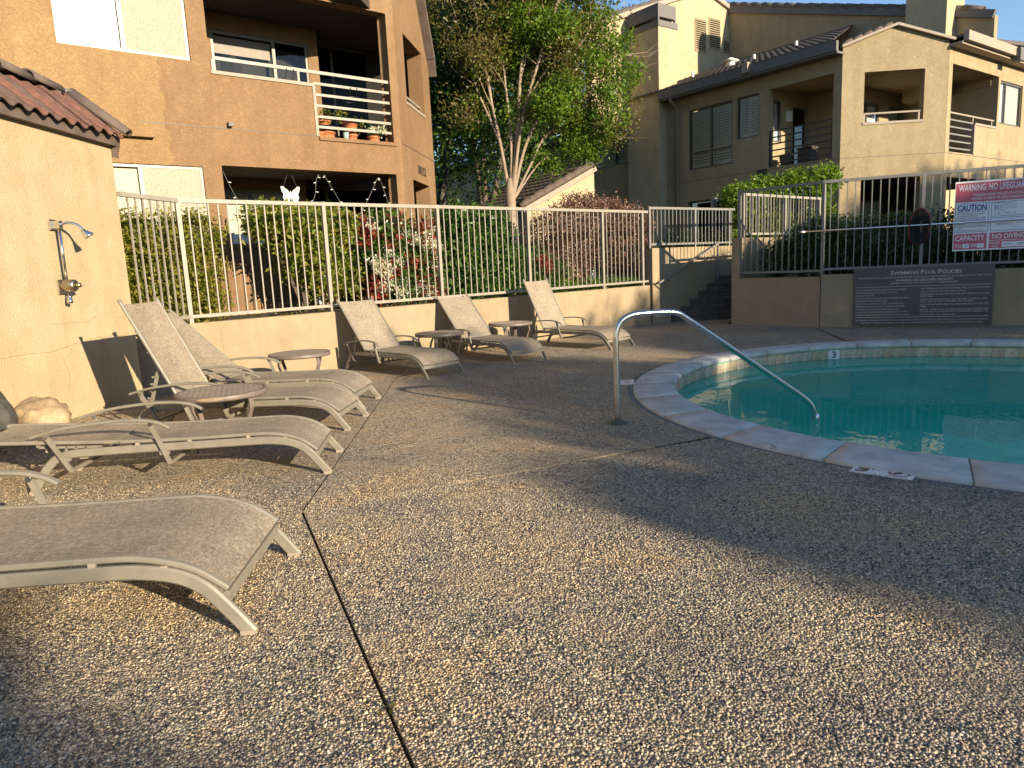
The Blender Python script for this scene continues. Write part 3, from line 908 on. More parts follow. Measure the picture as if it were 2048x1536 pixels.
st = thing('stairs', 'flight of dark concrete steps between two stucco walls', 'stairs', (4.4, 15.6, 0))
for i in range(6):
    u = 0.60 + 0.315 * i
    p = Vector(STW(u, 0.0, 0)); zz = 0.155 * (i + 1)
    xr = 4.47 + (p.y - 14.27) * (0.753 / 0.657) - 0.004
    xr2 = 4.47 + (p.y + 1.2 - 14.27) * (0.753 / 0.657) - 0.004
    pl2 = Vector(STW(u + 1.99, 0.004, 0))
    mb = MB()
    mb.prism([(p.x + 0.003, p.y), (xr, p.y), (xr2, p.y + 1.2), (pl2.x, p.y + 1.2)], zz - 0.155 if i else 0.0, zz - 0.035)
    mb.prism([(p.x - 0.01, p.y - 0.025), (xr, p.y - 0.025), (xr2, p.y + 1.2), (pl2.x, p.y + 1.2)], zz - 0.035, zz)
    part('step', mb, M['step'], st)
hr = thing('stair_handrail', 'thin painted metal handrail sloping up the stair wall', 'handrail', STW(0.1, 0.08, 0.85))
mb = MB(STW)
mb.bar((0.10, 0.09, 0.86), (2.15, 0.09, 1.66), 0.045, 0.035, side=None)
part('rail', mb, M['fence_dark'], hr)
mb = MB(STW); mb.bar((2.13, 0.09, 0.85), (2.13, 0.09, 1.65), 0.035, 0.035); part('post', mb, M['fence_dark'], hr)
for u in (0.25, 1.2):
    z = 0.86 + (u - 0.1) / 2.05 * 0.8
    mb = MB(STW); mb.bar((u, -0.005, z - 0.06), (u, 0.09, z - 0.02), 0.02, 0.02); part('bracket', mb, M['fence_dark'], hr)

# ------------------------------------------------------------------ metal fences
def fence(name, label, f, us, posts, zb, zt, d, mat, sp=0.122, root=None, foot=None, group=None, top=0.05):
    t = root or thing(name, label, 'fence', f(us[0], d, zb), group)
    mb = MB(f); mb.bar((us[0], d, zt - top / 2), (us[1], d, zt - top / 2), 0.05, top); part('top_rail', mb, mat, t)
    mb = MB(f); mb.bar((us[0], d, zb), (us[1], d, zb), 0.04, 0.042); part('bottom_rail', mb, mat, t)
    for u in posts:
        mb = MB(f); mb.box(u - .026, u + .026, d - .026, d + .026, (foot if foot is not None else zb - 0.10), zt + 0.004); part('post', mb, mat, t)
    P = sorted(set([us[0]] + list(posts) + [us[1]]))
    bme = MB().box(-.0085, .0085, -.0085, .0085, zb + .021, zt - top + 0.001).mesh('baluster', mat)
    for a, b in zip(P[:-1], P[1:]):
        n = max(1, round((b - a) / sp))
        for k in range(1, n):
            mm = FM(f, a + (b - a) * k / n, d, 0)
            part('baluster', bme, None, t, mm)
    return t
lf = fence('pool_fence', 'long pale picket fence along the top of the retaining wall', WL, (-1.74, 7.60), (-1.74, 0.22, 2.20, 4.17, 6.17, 7.42), 0.915, 2.375, -0.07, M['fence'])
p0, p1 = Vector(WL(-1.74, -.07, 0)), Vector((-4.26, 8.15, 0))
SF = FR((p0.x, p0.y), math.degrees(math.atan2(p1.x - p0.x, p1.y - p0.y)))
fence('', '', SF, (0.0, (p1 - p0).length), (), 0.915, 2.375, 0.0, M['fence'], sp=0.112, root=lf)
fence('stair_fence', 'short picket fence above the striped stair wall', STW, (0.05, 3.0), (0.05, 1.55, 2.80), 1.68, 2.46, -0.10, M['fence_dark'])
fence('planter_back_fence', 'pale picket fence behind the oleander, beyond the planter', SWL, (0.25, 3.5), (0.25, 1.9, 3.45), 1.78, 2.57, 0.10, M['fence'])
rf = fence('planter_fence', 'grey picket fence over the planter wall, holding the red warning sign', RW1, (0.12, 1.80), (0.12, 1.80), 1.02, 2.60, -0.08, M['fence_dark'], sp=0.128, foot=0.93)
fence('', '', RW2, (0.012, 4.6), (1.58, 3.5), 1.045, 2.60, -0.07, M['fence_dark'], sp=0.128, root=rf, foot=0.93)

gt = thing('lattice_gate', 'tall metal gate of twisted bars behind the stair fence', 'gate', (5.4, 18.7, 0.93))
for x in (5.36, 6.06):
    part('frame_bar', MB().box(x - .03, x + .03, 18.67, 18.73, 0.93, 2.86), M['fence_dark'], gt)
for z in (1.0, 1.9, 2.83):
    part('frame_bar', MB().box(5.36, 6.06, 18.675, 18.725, z - .025, z + .025), M['fence_dark'], gt)
for i in range(6):
    x = 5.46 + i * 0.10
    mb = MB()
    pth = [(x + 0.012 * math.cos(k * 1.1), 18.70 + 0.012 * math.sin(k * 1.1), 1.0 + k * 0.058) for k in range(32)]
    mb.tube(pth, 0.013, 4); part('twisted_bar', mb, M['fence_dark'], gt)

# ------------------------------------------------------------------ windows
def window(parent, f, u0, u1, z0, z1, d, mat, splits=(), trans=None, fwid=0.045, fill='blind', fill_mat=None, glass='glass', depth=0.06, louvres=None, name='window'):
    """frame as a part of parent; pane, blinds and slats as its sub-parts. d = outer face of the frame"""
    mb = MB(f)
    mb.slab((u0, u1), (z0, z1), [(u0 + fwid, u1 - fwid, z0 + fwid, z1 - fwid)], d, d - depth)
    US = [u0 + fwid] + list(splits) + [u1 - fwid]
    for s in splits:
        mb.box(s - fwid * .6, s + fwid * .6, d - depth + .004, d - .004, z0 + fwid, z1 - fwid)
    if trans:
        mb.box(u0 + fwid, u1 - fwid, d - depth + .008, d - .008, trans - .025, trans + .025)
    w = part(name, mb, mat, parent)
    for i in range(len(US) - 1):
        a, b = US[i], US[i + 1]
        zs = [z0 + fwid, z1 - fwid] if not trans else [z0 + fwid, trans, z1 - fwid]
        for j in range(len(zs) - 1):
            mb = MB(f); mb.add([(a, d - .02, zs[j]), (b, d - .02, zs[j]), (b, d - .02, zs[j + 1]), (a, d - .02, zs[j + 1])], [(0, 1, 2, 3)])
            part('pane', mb, M[glass], w)
            fl = fill if isinstance(fill, str) else fill[i]
            if fl == 'shutter':
                # stiles and tilted slats
                sb = MB(f); dd = d - .075
                nc = louvres or 1
                wv = (b - a - .02) / nc
                for c in range(nc):
                    x0, x1 = a + .01 + c * wv, a + .01 + (c + 1) * wv
                    sb.slab((x0, x1 - .004), (zs[j] + .01, zs[j + 1] - .01), [(x0 + .045, x1 - .049, zs[j] + .06, zs[j + 1] - .06)], dd, dd - .02)
                    hgt = zs[j + 1] - zs[j] - .12
                    ns = max(2, int(hgt / .070))
                    sl = MB().bar((.0, -.017, -.034), (.0, .013, .030), x1 - x0 - .096, .008, side=(1, 0, 0)).mesh('slat', M['shutter'])
                    for k in range(ns):
                        part('slat', sl, None, w, FM(f, (x0 + x1) / 2 - .002, dd - .012, zs[j] + .06 + hgt * (k + .5) / ns))
                part('shutter', sb, M['shutter'], w)
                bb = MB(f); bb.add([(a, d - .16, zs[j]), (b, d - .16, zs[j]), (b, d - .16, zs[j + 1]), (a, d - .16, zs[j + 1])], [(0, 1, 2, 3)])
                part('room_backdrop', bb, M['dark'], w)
            elif fl == 'blind':
                bb = MB(f); nb = max(4, int((zs[j + 1] - zs[j]) / .034))
                for k in range(nb):
                    zz = zs[j] + (zs[j + 1] - zs[j]) * (k + .5) / nb
                    bb.bar((a, d - .07, zz), (b, d - .07, zz), .012, (zs[j + 1] - zs[j]) / nb * .93)
                part('blind', bb, fill_mat or M['offwhite'], w, kind='stuff')
            elif fl == 'screen':
                bb = MB(f); bb.add([(a, d - .008, zs[j]), (b, d - .008, zs[j]), (b, d - .008, zs[j + 1]), (a, d - .008, zs[j + 1])], [(0, 1, 2, 3)])
                part('screen', bb, M['screen'], w)
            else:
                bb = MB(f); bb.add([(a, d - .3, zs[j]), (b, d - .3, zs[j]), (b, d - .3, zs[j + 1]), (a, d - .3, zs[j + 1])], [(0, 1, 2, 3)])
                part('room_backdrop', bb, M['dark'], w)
    return w

# ------------------------------------------------------------------ pool house on the left with the shower wall
SWf = FR((-4.33, 7.3), 2.5)
ph = thing('pool_house', 'peach stucco pool house with a red clay tile edge, outdoor shower on it', 'building', SWf(0.5, -1, 0))
mb = MB(SWf); mb.slab((-9, 0.87), (-0.05, 3.02), [], 0.0, -0.25); part('wall', mb, M['house'], ph)
mb = MB(SWf); mb.box(0.62, 0.87, -3.2, -0.25, -0.05, 3.02); part('wall', mb, M['house'], ph)
mb = MB(SWf); mb.box(-9, 0.60, -3.2, -0.26, 2.90, 3.0); part('flat_roof', mb, M['fascia'], ph)
mb = MB(SWf); mb.vprism([(-9, 2.86), (0.93, 2.86), (0.93, 2.965), (-9, 2.965)], 0.075, 0.0); part('eave_board', mb, M['tile_m'], ph)
# S-shaped clay tiles sloping up from the eave
S0, S1 = Vector((0.14, 2.965)), Vector((-0.36, 3.40))       # (d, z) low and high end
def s_tile(w=0.205, n=9):
    mb = MB(); vs, fs = [], []
    for lay, off in ((0, 0.0), (1, -0.016)):
        for e, (d, z) in enumerate((S0, S1)):
            for k in range(n):
                x = w * (k / (n - 1) - .5)
                h = 0.026 * math.sin(2 * math.pi * k / (n - 1)) + off
                vs.append((x, -d, z + h))
    for k in range(n - 1):
        fs.append((k, k + 1, n + k + 1, n + k))
        fs.append((2 * n + k, 3 * n + k, 3 * n + k + 1, 2 * n + k + 1))
        fs.append((k, 2 * n + k, 2 * n + k + 1, k + 1))
    return mb.add(vs, fs, True)
tm = s_tile().mesh('roof_tile', M['tile_r'])
tms = [tm]
for c in ((0.105, 0.066, 0.05), (0.15, 0.068, 0.046), (0.12, 0.078, 0.06)):
    t2 = tm.copy(); t2.materials[0] = plain('red_brown_tile', c, 0.75, 0, 0.45, 9, 0.3, 70); tms.append(t2)
for i in range(28):
    u = 0.80 - i * 0.203
    mm = FM(SWf, u, 0, 0) @ Matrix.Translation((0, random.uniform(-.012, .012), random.uniform(-.006, .006)))
    part('roof_tile', random.choice(tms), None, ph, mm)
def barrel(p, q, r0_, r1_, mat, parent, name='ridge_tile', f=None, seg=8, span=200, roll=0):
    """half-round cap tile from p to q, open below"""
    mb = MB(f); p, q = Vector(p), Vector(q)
    t = (q - p).normalized(); sd = t.cross(Vector((0, 0, 1))).normalized(); up = sd.cross(t)
    vs, fs = [], []
    for c, r in ((p, r0_), (q, r1_)):
        for th in (1.0, 0.84):
            for k in range(seg + 1):
                a = R_(-span / 2 + span * k / seg + roll)
                vs.append(c + (sd * math.sin(a) + up * math.cos(a)) * r * th)
    n = seg + 1
    for k in range(seg):
        fs += [(k, k + 1, 2 * n + k + 1, 2 * n + k), (n + k, 3 * n + k, 3 * n + k + 1, n + k + 1), (k, n + k, n + k + 1, k + 1), (2 * n + k, 2 * n + k + 1, 3 * n + k + 1, 3 * n + k)]
    fs += [(0, 2 * n, 3 * n, n), (n - 1, 2 * n - 1, 4 * n - 1, 3 * n - 1)]
    mb.add(vs, fs, True)
    return part(name, mb, mat, parent)
for i in range(12):
    u = 0.66 - 0.44 * i
    barrel((u, -0.37, 3.40), (u - 0.47, -0.37, 3.425), 0.085, 0.10, M['tile_m'], ph, f=SWf)
barrel((0.96, 0.16, 2.985), (0.90, -0.40, 3.43), 0.075, 0.085, M['tile_m'], ph, f=SWf)
barrel((0.86, -0.36, 3.37), (0.98, -0.62, 3.47), 0.10, 0.09, M['fascia_d'], ph, f=SWf)
mb = MB(SWf); mb.add([(0.875, 0.075, 2.96), (0.875, 0.075, 2.72), (0.875, -0.32, 3.1), (0.875, -0.1, 3.16)], [(0, 1, 2, 3)])
mb.vprism([(0.872, 2.74), (0.95, 2.9), (0.95, 2.97), (0.872, 2.97)], 0.07, -0.3); part('eave_return', mb, M['tile_m'], ph)

# low gravelly mound along the foot of that wall
mb = MB(SWf)
us = np.linspace(-5.0, 0.8, 30)
vs, fs = [], []
for u in us:
    hz = np.interp(u, [-5, -1.4, -0.7, 0.1, 0.8], [0.16, 0.10, 0.085, 0.05, 0.006])
    for d, k in ((-0.02, 1), (0.15, .9), (0.4, .5), (0.7, 0.03)):
        vs.append((u, d + random.uniform(-.02, .02), hz * k + 0.002 + (random.uniform(-.006, .006) if k > .1 else 0)))
for i in range(len(us) - 1):
    for j in range(3):
        fs.append((i * 4 + j, i * 4 + j + 1, i * 4 + j + 5, i * 4 + j + 4))
mb.add(vs, fs, True)
struct('gravel_verge', mb, M['pebble'])

def crack(f, pts, parent, w=.004, d=.0012, mat='seam_d'):
    mb = MB(f); P = []
    for (u0_, z0_), (u1_, z1_) in zip(pts[:-1], pts[1:]):
        k = max(2, int(math.hypot(u1_ - u0_, z1_ - z0_) / .06))
        P += [(u0_ + (u1_ - u0_) * i / k + random.gauss(0, .006), z0_ + (z1_ - z0_) * i / k + random.gauss(0, .006)) for i in range(k)]
    P.append(pts[-1])
    vs = []
    for i, (u, z) in enumerate(P):
        a, b = P[max(i - 1, 0)], P[min(i + 1, len(P) - 1)]
        t = Vector((b[0] - a[0], b[1] - a[1])).normalized(); ww = w * random.uniform(.3, 1.0) * .5
        vs += [(u - t.y * ww, d, z + t.x * ww), (u + t.y * ww, d, z - t.x * ww)]
    mb.add(vs, [(2 * i, 2 * i + 1, 2 * i + 3, 2 * i + 2) for i in range(len(P) - 1)])
    part('hairline_crack', mb, M[mat], parent)
M['seam_d'] = plain('crack_shadow', (0.16, 0.11, 0.07), 0.95)
crack(SWf, [(-1.9, .80), (-1.2, .78), (-.6, .76), (.2, .82), (.7, .80)], ph)
crack(SWf, [(-.5, 1.02), (0.0, 1.00), (.4, 1.06)], ph, .003)
crack(SWf, [(-.42, .72), (-.36, .5), (-.40, .3)], ph, .003)
rwall = [o for o in bpy.data.objects if o.name == 'retaining_wall'][0]
crack(WL, [(6.20, .82), (6.24, .66), (6.15, .5), (6.22, .3), (6.17, .05)], rwall, .012)
crack(WL, [(-1.42, .82), (-1.40, .4), (-1.41, 0)], rwall, .004)
crack(WL, [(1.42, .80), (1.44, .35)], rwall, .003)

def boulder(label, c, r, mat, seed, rot=0):
    bm = bmesh.new()
    bmesh.ops.create_icosphere(bm, subdivisions=4, radius=1)
    o3 = Vector((seed * 3.1, seed, -seed))
    for v in bm.verts:
        p = v.co.copy()
        n1 = noise.noise(p * 0.9 + o3) * 0.32 + abs(noise.noise(p * 1.9 + o3)) * 0.26 - .08 + abs(noise.noise(p * 4.5 + o3)) * 0.10 + noise.noise(p * 11 + o3) * 0.03
        p *= (1 + n1)
        p.z = max(p.z, -0.55)
        v.co = Vector((p.x * r[0], p.y * r[1], p.z * r[2]))
    bmesh.ops.rotate(bm, verts=bm.verts, cent=(0, 0, 0), matrix=Matrix.Rotation(rot, 3, 'Z'))
    me = bpy.data.meshes.new('boulder'); bm.to_mesh(me); bm.free()
    for p in me.polygons: p.use_smooth = True
    me.materials.append(mat)
    o = link('boulder', me, None, Matrix.Translation(c))
    tag(o, label, 'boulder')
boulder('rounded tan boulder lying against the foot of the shower wall', (-4.10, 6.06, 0.20), (0.22, 0.27, 0.21), M['rock_t'], 3.0, 0.2)
boulder('dark grey boulder standing at the left edge beside the tan one', (-4.10, 5.44, 0.36), (0.22, 0.24, 0.27), M['rock_d'], 8.0, 1.0)

# ------------------------------------------------------------------ tiled roofs (far ones: one wavy, stepped sheet)
def tile_field(f, u0, u1, A, B, col=0.22, row=0.36, amp=0.028, step=0.03, u1top=None):
    """A, B = (d,z) of the low and high edge"""
    A, B = Vector(A), Vector(B)
    L = (B - A).length; t = (B - A) / L; nrm = Vector((-t.y, t.x))
    if nrm.y < 0: nrm = -nrm
    nr = max(1, round(L / row)); k = 6
    nc = max(1, round((u1 - u0) / col))
    mb = MB(f); vs, fs = [], []
    cols = nc * k + 1
    for r in range(nr):
        for e, up in ((r, step), (r + 1.06, 0.0)):
            lim = u1 if u1top is None else u1 + (u1top - u1) * min(1, e / nr)
            p = A + t * min(L, e * L / nr)
            for c in range(cols):
                h = amp * abs(math.sin(math.pi * c / k)) + up
                q = p + nrm * h
                vs.append((min(lim, u0 + (u1 - u0) * c / (cols - 1)), q.x, q.y))
        for c in range(cols):
            q = A + t * (r * L / nr)
            vs.append((min(u1 if u1top is None else u1 + (u1top - u1) * r / nr, u0 + (u1 - u0) * c / (cols - 1)), q.x, q.y))
        b = r * 3 * cols
        for c in range(cols - 1):
            fs.append((b + c, b + c + 1, b + cols + c + 1, b + cols + c))
            fs.append((b + 2 * cols + c, b + 2 * cols + c + 1, b + c + 1, b + c))
    return mb.add(vs, fs, True)

# ------------------------------------------------------------------ orange apartment building on the left
LBf = FR((-1.79, 13.43), 51)
SBf = FR((-1.79, 13.43), 8)
lb = thing('apartment_building', 'orange stucco apartment house with a corner balcony over a patio, at the left', 'building', LBf(-3, -3, 0.5))
mb = MB(LBf)
mb.slab((-8.5, -0.004), (0.4, 7.2), [(-5.23, -3.53, 4.585, 5.75), (-3.26, -1.64, 4.485, 5.82), (-1.64, -0.16, 3.65, 5.82), (-5.5, -3.53, 1.95, 3.065), (-3.25, -0.16, 1.90, 3.10)], 0.0, -0.22)
part('wall', mb, M['orange'], lb)
mb = MB(SBf)
mb.slab((0.0, 2.44), (0.4, 5.45), [(0.55, 1.88, 4.48, 5.45), (0.61, 1.90, 1.90, 3.085)], 0.0, -0.30)
mb.slab((0.0, 2.44), (5.45, 5.69), [(0.55, 1.88, 5.45, 5.69)], 0.0, -0.30)
mb.vprism([(0, 5.69), (2.30, 5.69), (1.71, 6.65), (1.2, 7.2), (0, 7.2)], 0.0, -0.30)
part('wall', mb, M['orange'], lb)
mb = MB(SBf); mb.box(2.14, 2.44, -6.0, -0.30, 0.4, 5.45); part('wall', mb, M['orange'], lb)
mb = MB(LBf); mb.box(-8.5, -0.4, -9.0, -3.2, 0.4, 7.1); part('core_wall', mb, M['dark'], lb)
mb = MB(SBf); mb.bar((2.36, 0.06, 5.72), (1.30, 0.06, 7.42), 0.22, 0.10, side=(0, 1, 0)); mb.bar((2.50, 0.05, 5.40), (2.36, 0.06, 5.74), 0.2, 0.08, side=(0, 1, 0)); part('rake_tiles', mb, M['tile_m'], lb)
mb = MB(LBf); mb.box(-8.6, 0.1, -9.0, 0.25, 7.2, 7.36); part('roof', mb, M['tile_m'], lb)
# floors, ceilings and the recessed walls of balcony and patio
mb = MB(LBf)
mb.prism  # (frame-local prisms are added as boxes below)
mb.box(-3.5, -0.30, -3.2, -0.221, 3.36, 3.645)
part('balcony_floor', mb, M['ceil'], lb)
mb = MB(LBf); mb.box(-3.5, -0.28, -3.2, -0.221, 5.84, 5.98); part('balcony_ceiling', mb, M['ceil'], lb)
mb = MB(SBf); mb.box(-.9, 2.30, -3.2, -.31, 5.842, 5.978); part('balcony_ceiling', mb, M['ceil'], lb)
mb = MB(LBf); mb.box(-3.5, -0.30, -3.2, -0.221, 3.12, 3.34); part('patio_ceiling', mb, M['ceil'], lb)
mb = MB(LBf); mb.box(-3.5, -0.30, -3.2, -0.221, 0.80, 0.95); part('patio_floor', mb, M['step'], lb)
mb = MB(LBf)
mb.slab((-3.4, -0.78), (3.645, 5.84), [(-2.72, -0.98, 3.70, 5.56)], -1.48, -1.60)
mb.box(-0.90, -0.78, -3.2, -1.601, 3.645, 5.84)
mb.box(-3.5, -3.27, -1.6, -0.221, 3.645, 5.84)
mb.slab((-3.4, -1.25), (0.95, 3.12), [(-3.0, -1.45, 1.9, 2.92)], -1.48, -1.60)
mb.box(-1.37, -1.25, -3.2, -1.601, 0.95, 3.12)
mb.box(-3.5, -3.27, -1.6, -0.221, 0.95, 3.12)
part('recess_wall', mb, M['orange'], lb)
window(lb, LBf, -2.72, -0.98, 3.70, 5.56, -1.50, M['winalu'], splits=(-1.62,), fill='dark', glass='glass')
mb = MB(LBf); mb.box(-2.66, -1.64, -1.62, -1.60, 5.22, 5.5); part('roller_shade', mb, M['fascia'], lb)
window(lb, LBf, -0.775, 1.0, 3.65, 5.835, -2.2, M['winframe'], splits=(-0.15,), fill='dark', glass='glassd', name='balcony_door')
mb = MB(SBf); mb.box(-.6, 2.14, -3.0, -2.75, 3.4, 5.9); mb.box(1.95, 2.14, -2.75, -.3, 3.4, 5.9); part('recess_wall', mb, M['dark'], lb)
window(lb, LBf, -3.0, -1.45, 1.9, 2.92, -1.50, M['winalu'], splits=(-2.30,), fill='blind')
window(lb, LBf, -1.24, 1.0, 0.95, 3.11, -2.2, M['winframe'], splits=(-0.5,), fill='dark', glass='glassd', name='patio_door')
window(lb, LBf, -5.23, -3.53, 4.585, 5.75, -0.03, M['winalu'], splits=(-4.41,), fill=['blind', 'screen'], fill_mat=M['white'])
window(lb, LBf, -5.5, -3.53, 1.95, 3.065, -0.03, M['winalu'], splits=(-4.40,), fill=['blind', 'screen'])
# shade of the screed grooves painted as flat dark strips; trim
mb = MB(LBf)
for z in (3.655, 1.045, 0.985):
    mb.box(-8.5, -1.66 if z > 3 else -0.02, 0.0006, 0.0026, z - .006, z + .006)
mb2 = MB(SBf); mb2.box(0.03, 2.43, 0.0006, 0.0026, 3.649, 3.661)
mb.v += mb2.v; mb.f += [tuple(i + len(mb.v) - len(mb2.v) for i in f) for f in mb2.f]; mb.sm += mb2.sm
part('screed_groove_shade', mb, M['rail_br'], lb)
mb = MB(LBf); mb.box(-3.26, -1.60, -.20, 0.018, 4.44, 4.49); mb.box(-1.645, -1.595, -.20, 0.016, 3.655, 4.438); part('sill_trim', mb, M['fascia'], lb)
mb = MB(LBf); mb.box(-1.595, -0.12, -.22, 0.03, 3.59, 3.648); part('balcony_curb', mb, M['orange'], lb)
mb = MB(SBf); mb.box(0.53, 1.90, -.28, 0.012, 4.44, 4.49); part('sill_trim', mb, M['fascia'], lb)
mb = MB(LBf); mb.slab((-3.27, -0.14), (1.84, 1.905), [], 0.02, -0.24); part('patio_ledge', mb, M['orange'], lb)
for i, z in enumerate((4.69, 4.51, 4.335, 4.16, 3.985, 3.82)):
    mb = MB(LBf); mb.bar((-3.20 if i == 0 else -1.60, -.07, z), (-0.165, -.07, z), 0.03, 0.042 if i else 0.05); part('railing_bar', mb, M['fence'], lb)
for u in (-3.20, -1.84):
    mb = MB(LBf); mb.bar((u, -.07, 4.49), (u, -.07, 4.668), 0.04, 0.03); part('railing_post', mb, M['fence'], lb)
mb = MB(SBf); mb.bar((0.56, -.10, 4.64), (1.87, -.10, 4.64), 0.03, 0.04); part('railing_bar', mb, M['fence'], lb)
mb = MB(LBf); mb.box(-3.10, -3.03, 0.0, 0.09, 3.68, 3.74); part('scupper', mb, M['winframe'], lb)
mb = MB(LBf); mb.box(-4.62, -4.18, 0.0, 0.10, 3.43, 3.46); mb.box(-4.62, -4.35, 0.001, 0.014, 3.47, 3.68); part('wall_patch', mb, M['orange'], lb)
mb = MB(SBf); put_text(mb, '38152', 1.02, 3.245, 0.165, 0.012, width=0.62, bold=0.012); part('house_number', mb, M['num'], lb)

# things on the balcony and patio
def pot(label, u, d, r, h, mat='terra', z=3.648, rim=True, group='balcony flower pots', saucer=False, squat=0.0):
    c = LBf(u, d, z)
    prof = [(r * .66, 0), (r * (.80 + squat), h * .35), (r * .92, h * .72)]
    prof += [(r * 1.06, h * .74), (r * 1.06, h * .97), (r * .95, h), (r * .85, h * .8)] if rim else [(r, h), (r * .92, h), (r * .85, h * .8)]
    mb = MB(); mb.lathe(prof, c, 16)
    o = link('flower_pot', None, None, Matrix.Translation(Vector(c)))
    tag(o, label, 'flower pot', group)
    part('pot_body', mb, M[mat], o)
    mb = MB(); mb.lathe([(r * .9, h * .86), (r * .5, h * .9)], c, 12); part('soil', mb, M['soil'], o)
    return o
pot('small terracotta pot beside the grey trim, leftmost on the balcony floor', -1.50, -.20, 0.09, 0.11)
pot('wide low terracotta bowl on the balcony floor, left of the blue pot', -1.33, -.30, 0.17, 0.15, squat=.1)
pot('small pale blue glazed pot between the terracotta pots', -1.02, -.16, 0.055, 0.135, 'teal_pot', rim=False)
pot('terracotta pot under the big rimmed pot in the middle of the balcony', -0.86, -.25, 0.105, 0.13)
pot('large rimmed terracotta pot, topmost of the middle stack', -0.87, -.27, 0.135, 0.19, z=3.79)
fb = pot('round terracotta bowl planted with white flowers by the right post', -0.45, -.22, 0.115, 0.12, squat=.1)
bx = pot('terracotta dish raised behind the wide bowl', -1.24, -.52, 0.12, 0.09, z=3.93)
mb = MB(LBf); mb.box(-1.45, -1.02, -.68, -.36, 3.90, 3.928); mb.box(-1.44, -1.41, -.67, -.37, 3.645, 3.90); mb.box(-1.06, -1.03, -.67, -.37, 3.645, 3.90)
solo('plant_stand', mb, M['winframe'], 'low dark plant stand at the back of the balcony', 'plant stand')
LEAF = {}
LEAF['green'] = leaf_mat('leaf_green', [(0.010, 0.028, 0.006), (0.028, 0.068, 0.010), (0.060, 0.120, 0.016), (0.115, 0.170, 0.022)])
LEAF['bright'] = leaf_mat('leaf_bright', [(0.040, 0.085, 0.010), (0.085, 0.160, 0.014), (0.150, 0.230, 0.022), (0.22, 0.27, 0.035)], trans=.4)
LEAF['yellow'] = leaf_mat('leaf_yellow', [(0.060, 0.085, 0.012), (0.14, 0.155, 0.018), (0.24, 0.22, 0.030), (0.33, 0.28, 0.06)], trans=.3)
LEAF['vine'] = leaf_mat('leaf_vine', [(0.05, 0.085, 0.012), (0.10, 0.15, 0.018), (0.19, 0.23, 0.03), (0.28, 0.26, 0.05), (0.24, 0.13, 0.04)], trans=.4)
LEAF['dark'] = leaf_mat('leaf_dark', [(0.006, 0.016, 0.005), (0.014, 0.034, 0.007), (0.026, 0.056, 0.010), (0.055, 0.095, 0.014)], trans=.2)
LEAF['glossy'] = leaf_mat('leaf_glossy', [(0.012, 0.034, 0.008), (0.03, 0.075, 0.012), (0.065, 0.13, 0.022), (0.13, 0.20, 0.035)], rough=.28, trans=.2)
LEAF['olive'] = leaf_mat('leaf_oleander', [(0.012, 0.026, 0.010), (0.028, 0.052, 0.018), (0.05, 0.085, 0.026), (0.09, 0.115, 0.04)], trans=.15)
LEAF['purple'] = leaf_mat('leaf_purple', [(0.040, 0.014, 0.018), (0.085, 0.035, 0.034), (0.17, 0.085, 0.065), (0.30, 0.19, 0.14), (0.05, 0.05, 0.02)], trans=.2)
LEAF['red'] = leaf_mat('leaf_red', [(0.10, 0.018, 0.014), (0.22, 0.035, 0.025), (0.36, 0.075, 0.045), (0.19, 0.045, 0.025)], rough=.3, trans=.3)
LEAF['white'] = leaf_mat('petal_white', [(0.50, 0.46, 0.36), (0.66, 0.63, 0.50), (0.74, 0.72, 0.62)], trans=.3)
LEAF['brown'] = leaf_mat('leaf_brownish', [(0.05, 0.05, 0.012), (0.10, 0.10, 0.02), (0.15, 0.12, 0.035), (0.09, 0.065, 0.03)], trans=.3)
c = np.array(LBf(-0.42, -.16, 3.86))
P, mx = blob_points([(*c, .19, .12, .08)], 420, .02, 6)
leaf_cloud('flowers', P, 0.034, LEAF['white'], fb, .9)
P, mx = blob_points([(*c, .17, .12, .09)], 240, .03, 6)
leaf_cloud('leaves', P, 0.05, LEAF['green'], fb, .5)
for u, z in ((-1.24, 4.1), (-0.95, 4.12), (-1.42, 3.88), (-0.62, 4.0)):
    c = np.array(LBf(u, -.45, z))
    P, mx = blob_points([(*c, .11, .10, .15)], 130, .03, 5)
    o = leaf_cloud('potted_plant', P, 0.05, LEAF['vine'])
    o['kind'] = 'thing'; tag(o, {-1.24: 'reddish potted plant in the raised dish', -0.95: 'thin green potted plant above the big rimmed pot', -1.42: 'low dry potted plant in the wide bowl', -0.62: 'sparse potted plant left of the white flowers'}[u], 'plant')
for u, z, lab in ((-1.98, 4.66, 'empty wire pot ring hanging on the top rail over the solid parapet'), (-0.86, 4.49, 'empty wire pot ring hanging inside the open railing')):
    mb = MB(LBf)
    ring = lambda r, zz: [(u + r * math.cos(a), -.20 + r * math.sin(a), zz) for a in np.linspace(0, 2 * math.pi, 17)]
    mb.tube(ring(.095, z - .11), .005, 5, False); mb.tube(ring(.08, z - .17), .004, 5, False)
    for a in (-.06, .06):
        mb.tube([(u + a, -.10, z - .11), (u + a, -.045, z + .03), (u + a, -.03, z)], .005, 5)
        mb.tube([(u + a, -.13, z - .11), (u + a * .8, -.14, z - .17)], .004, 5)
    solo('pot_ring', mb, M['winframe'], lab, 'pot holder')
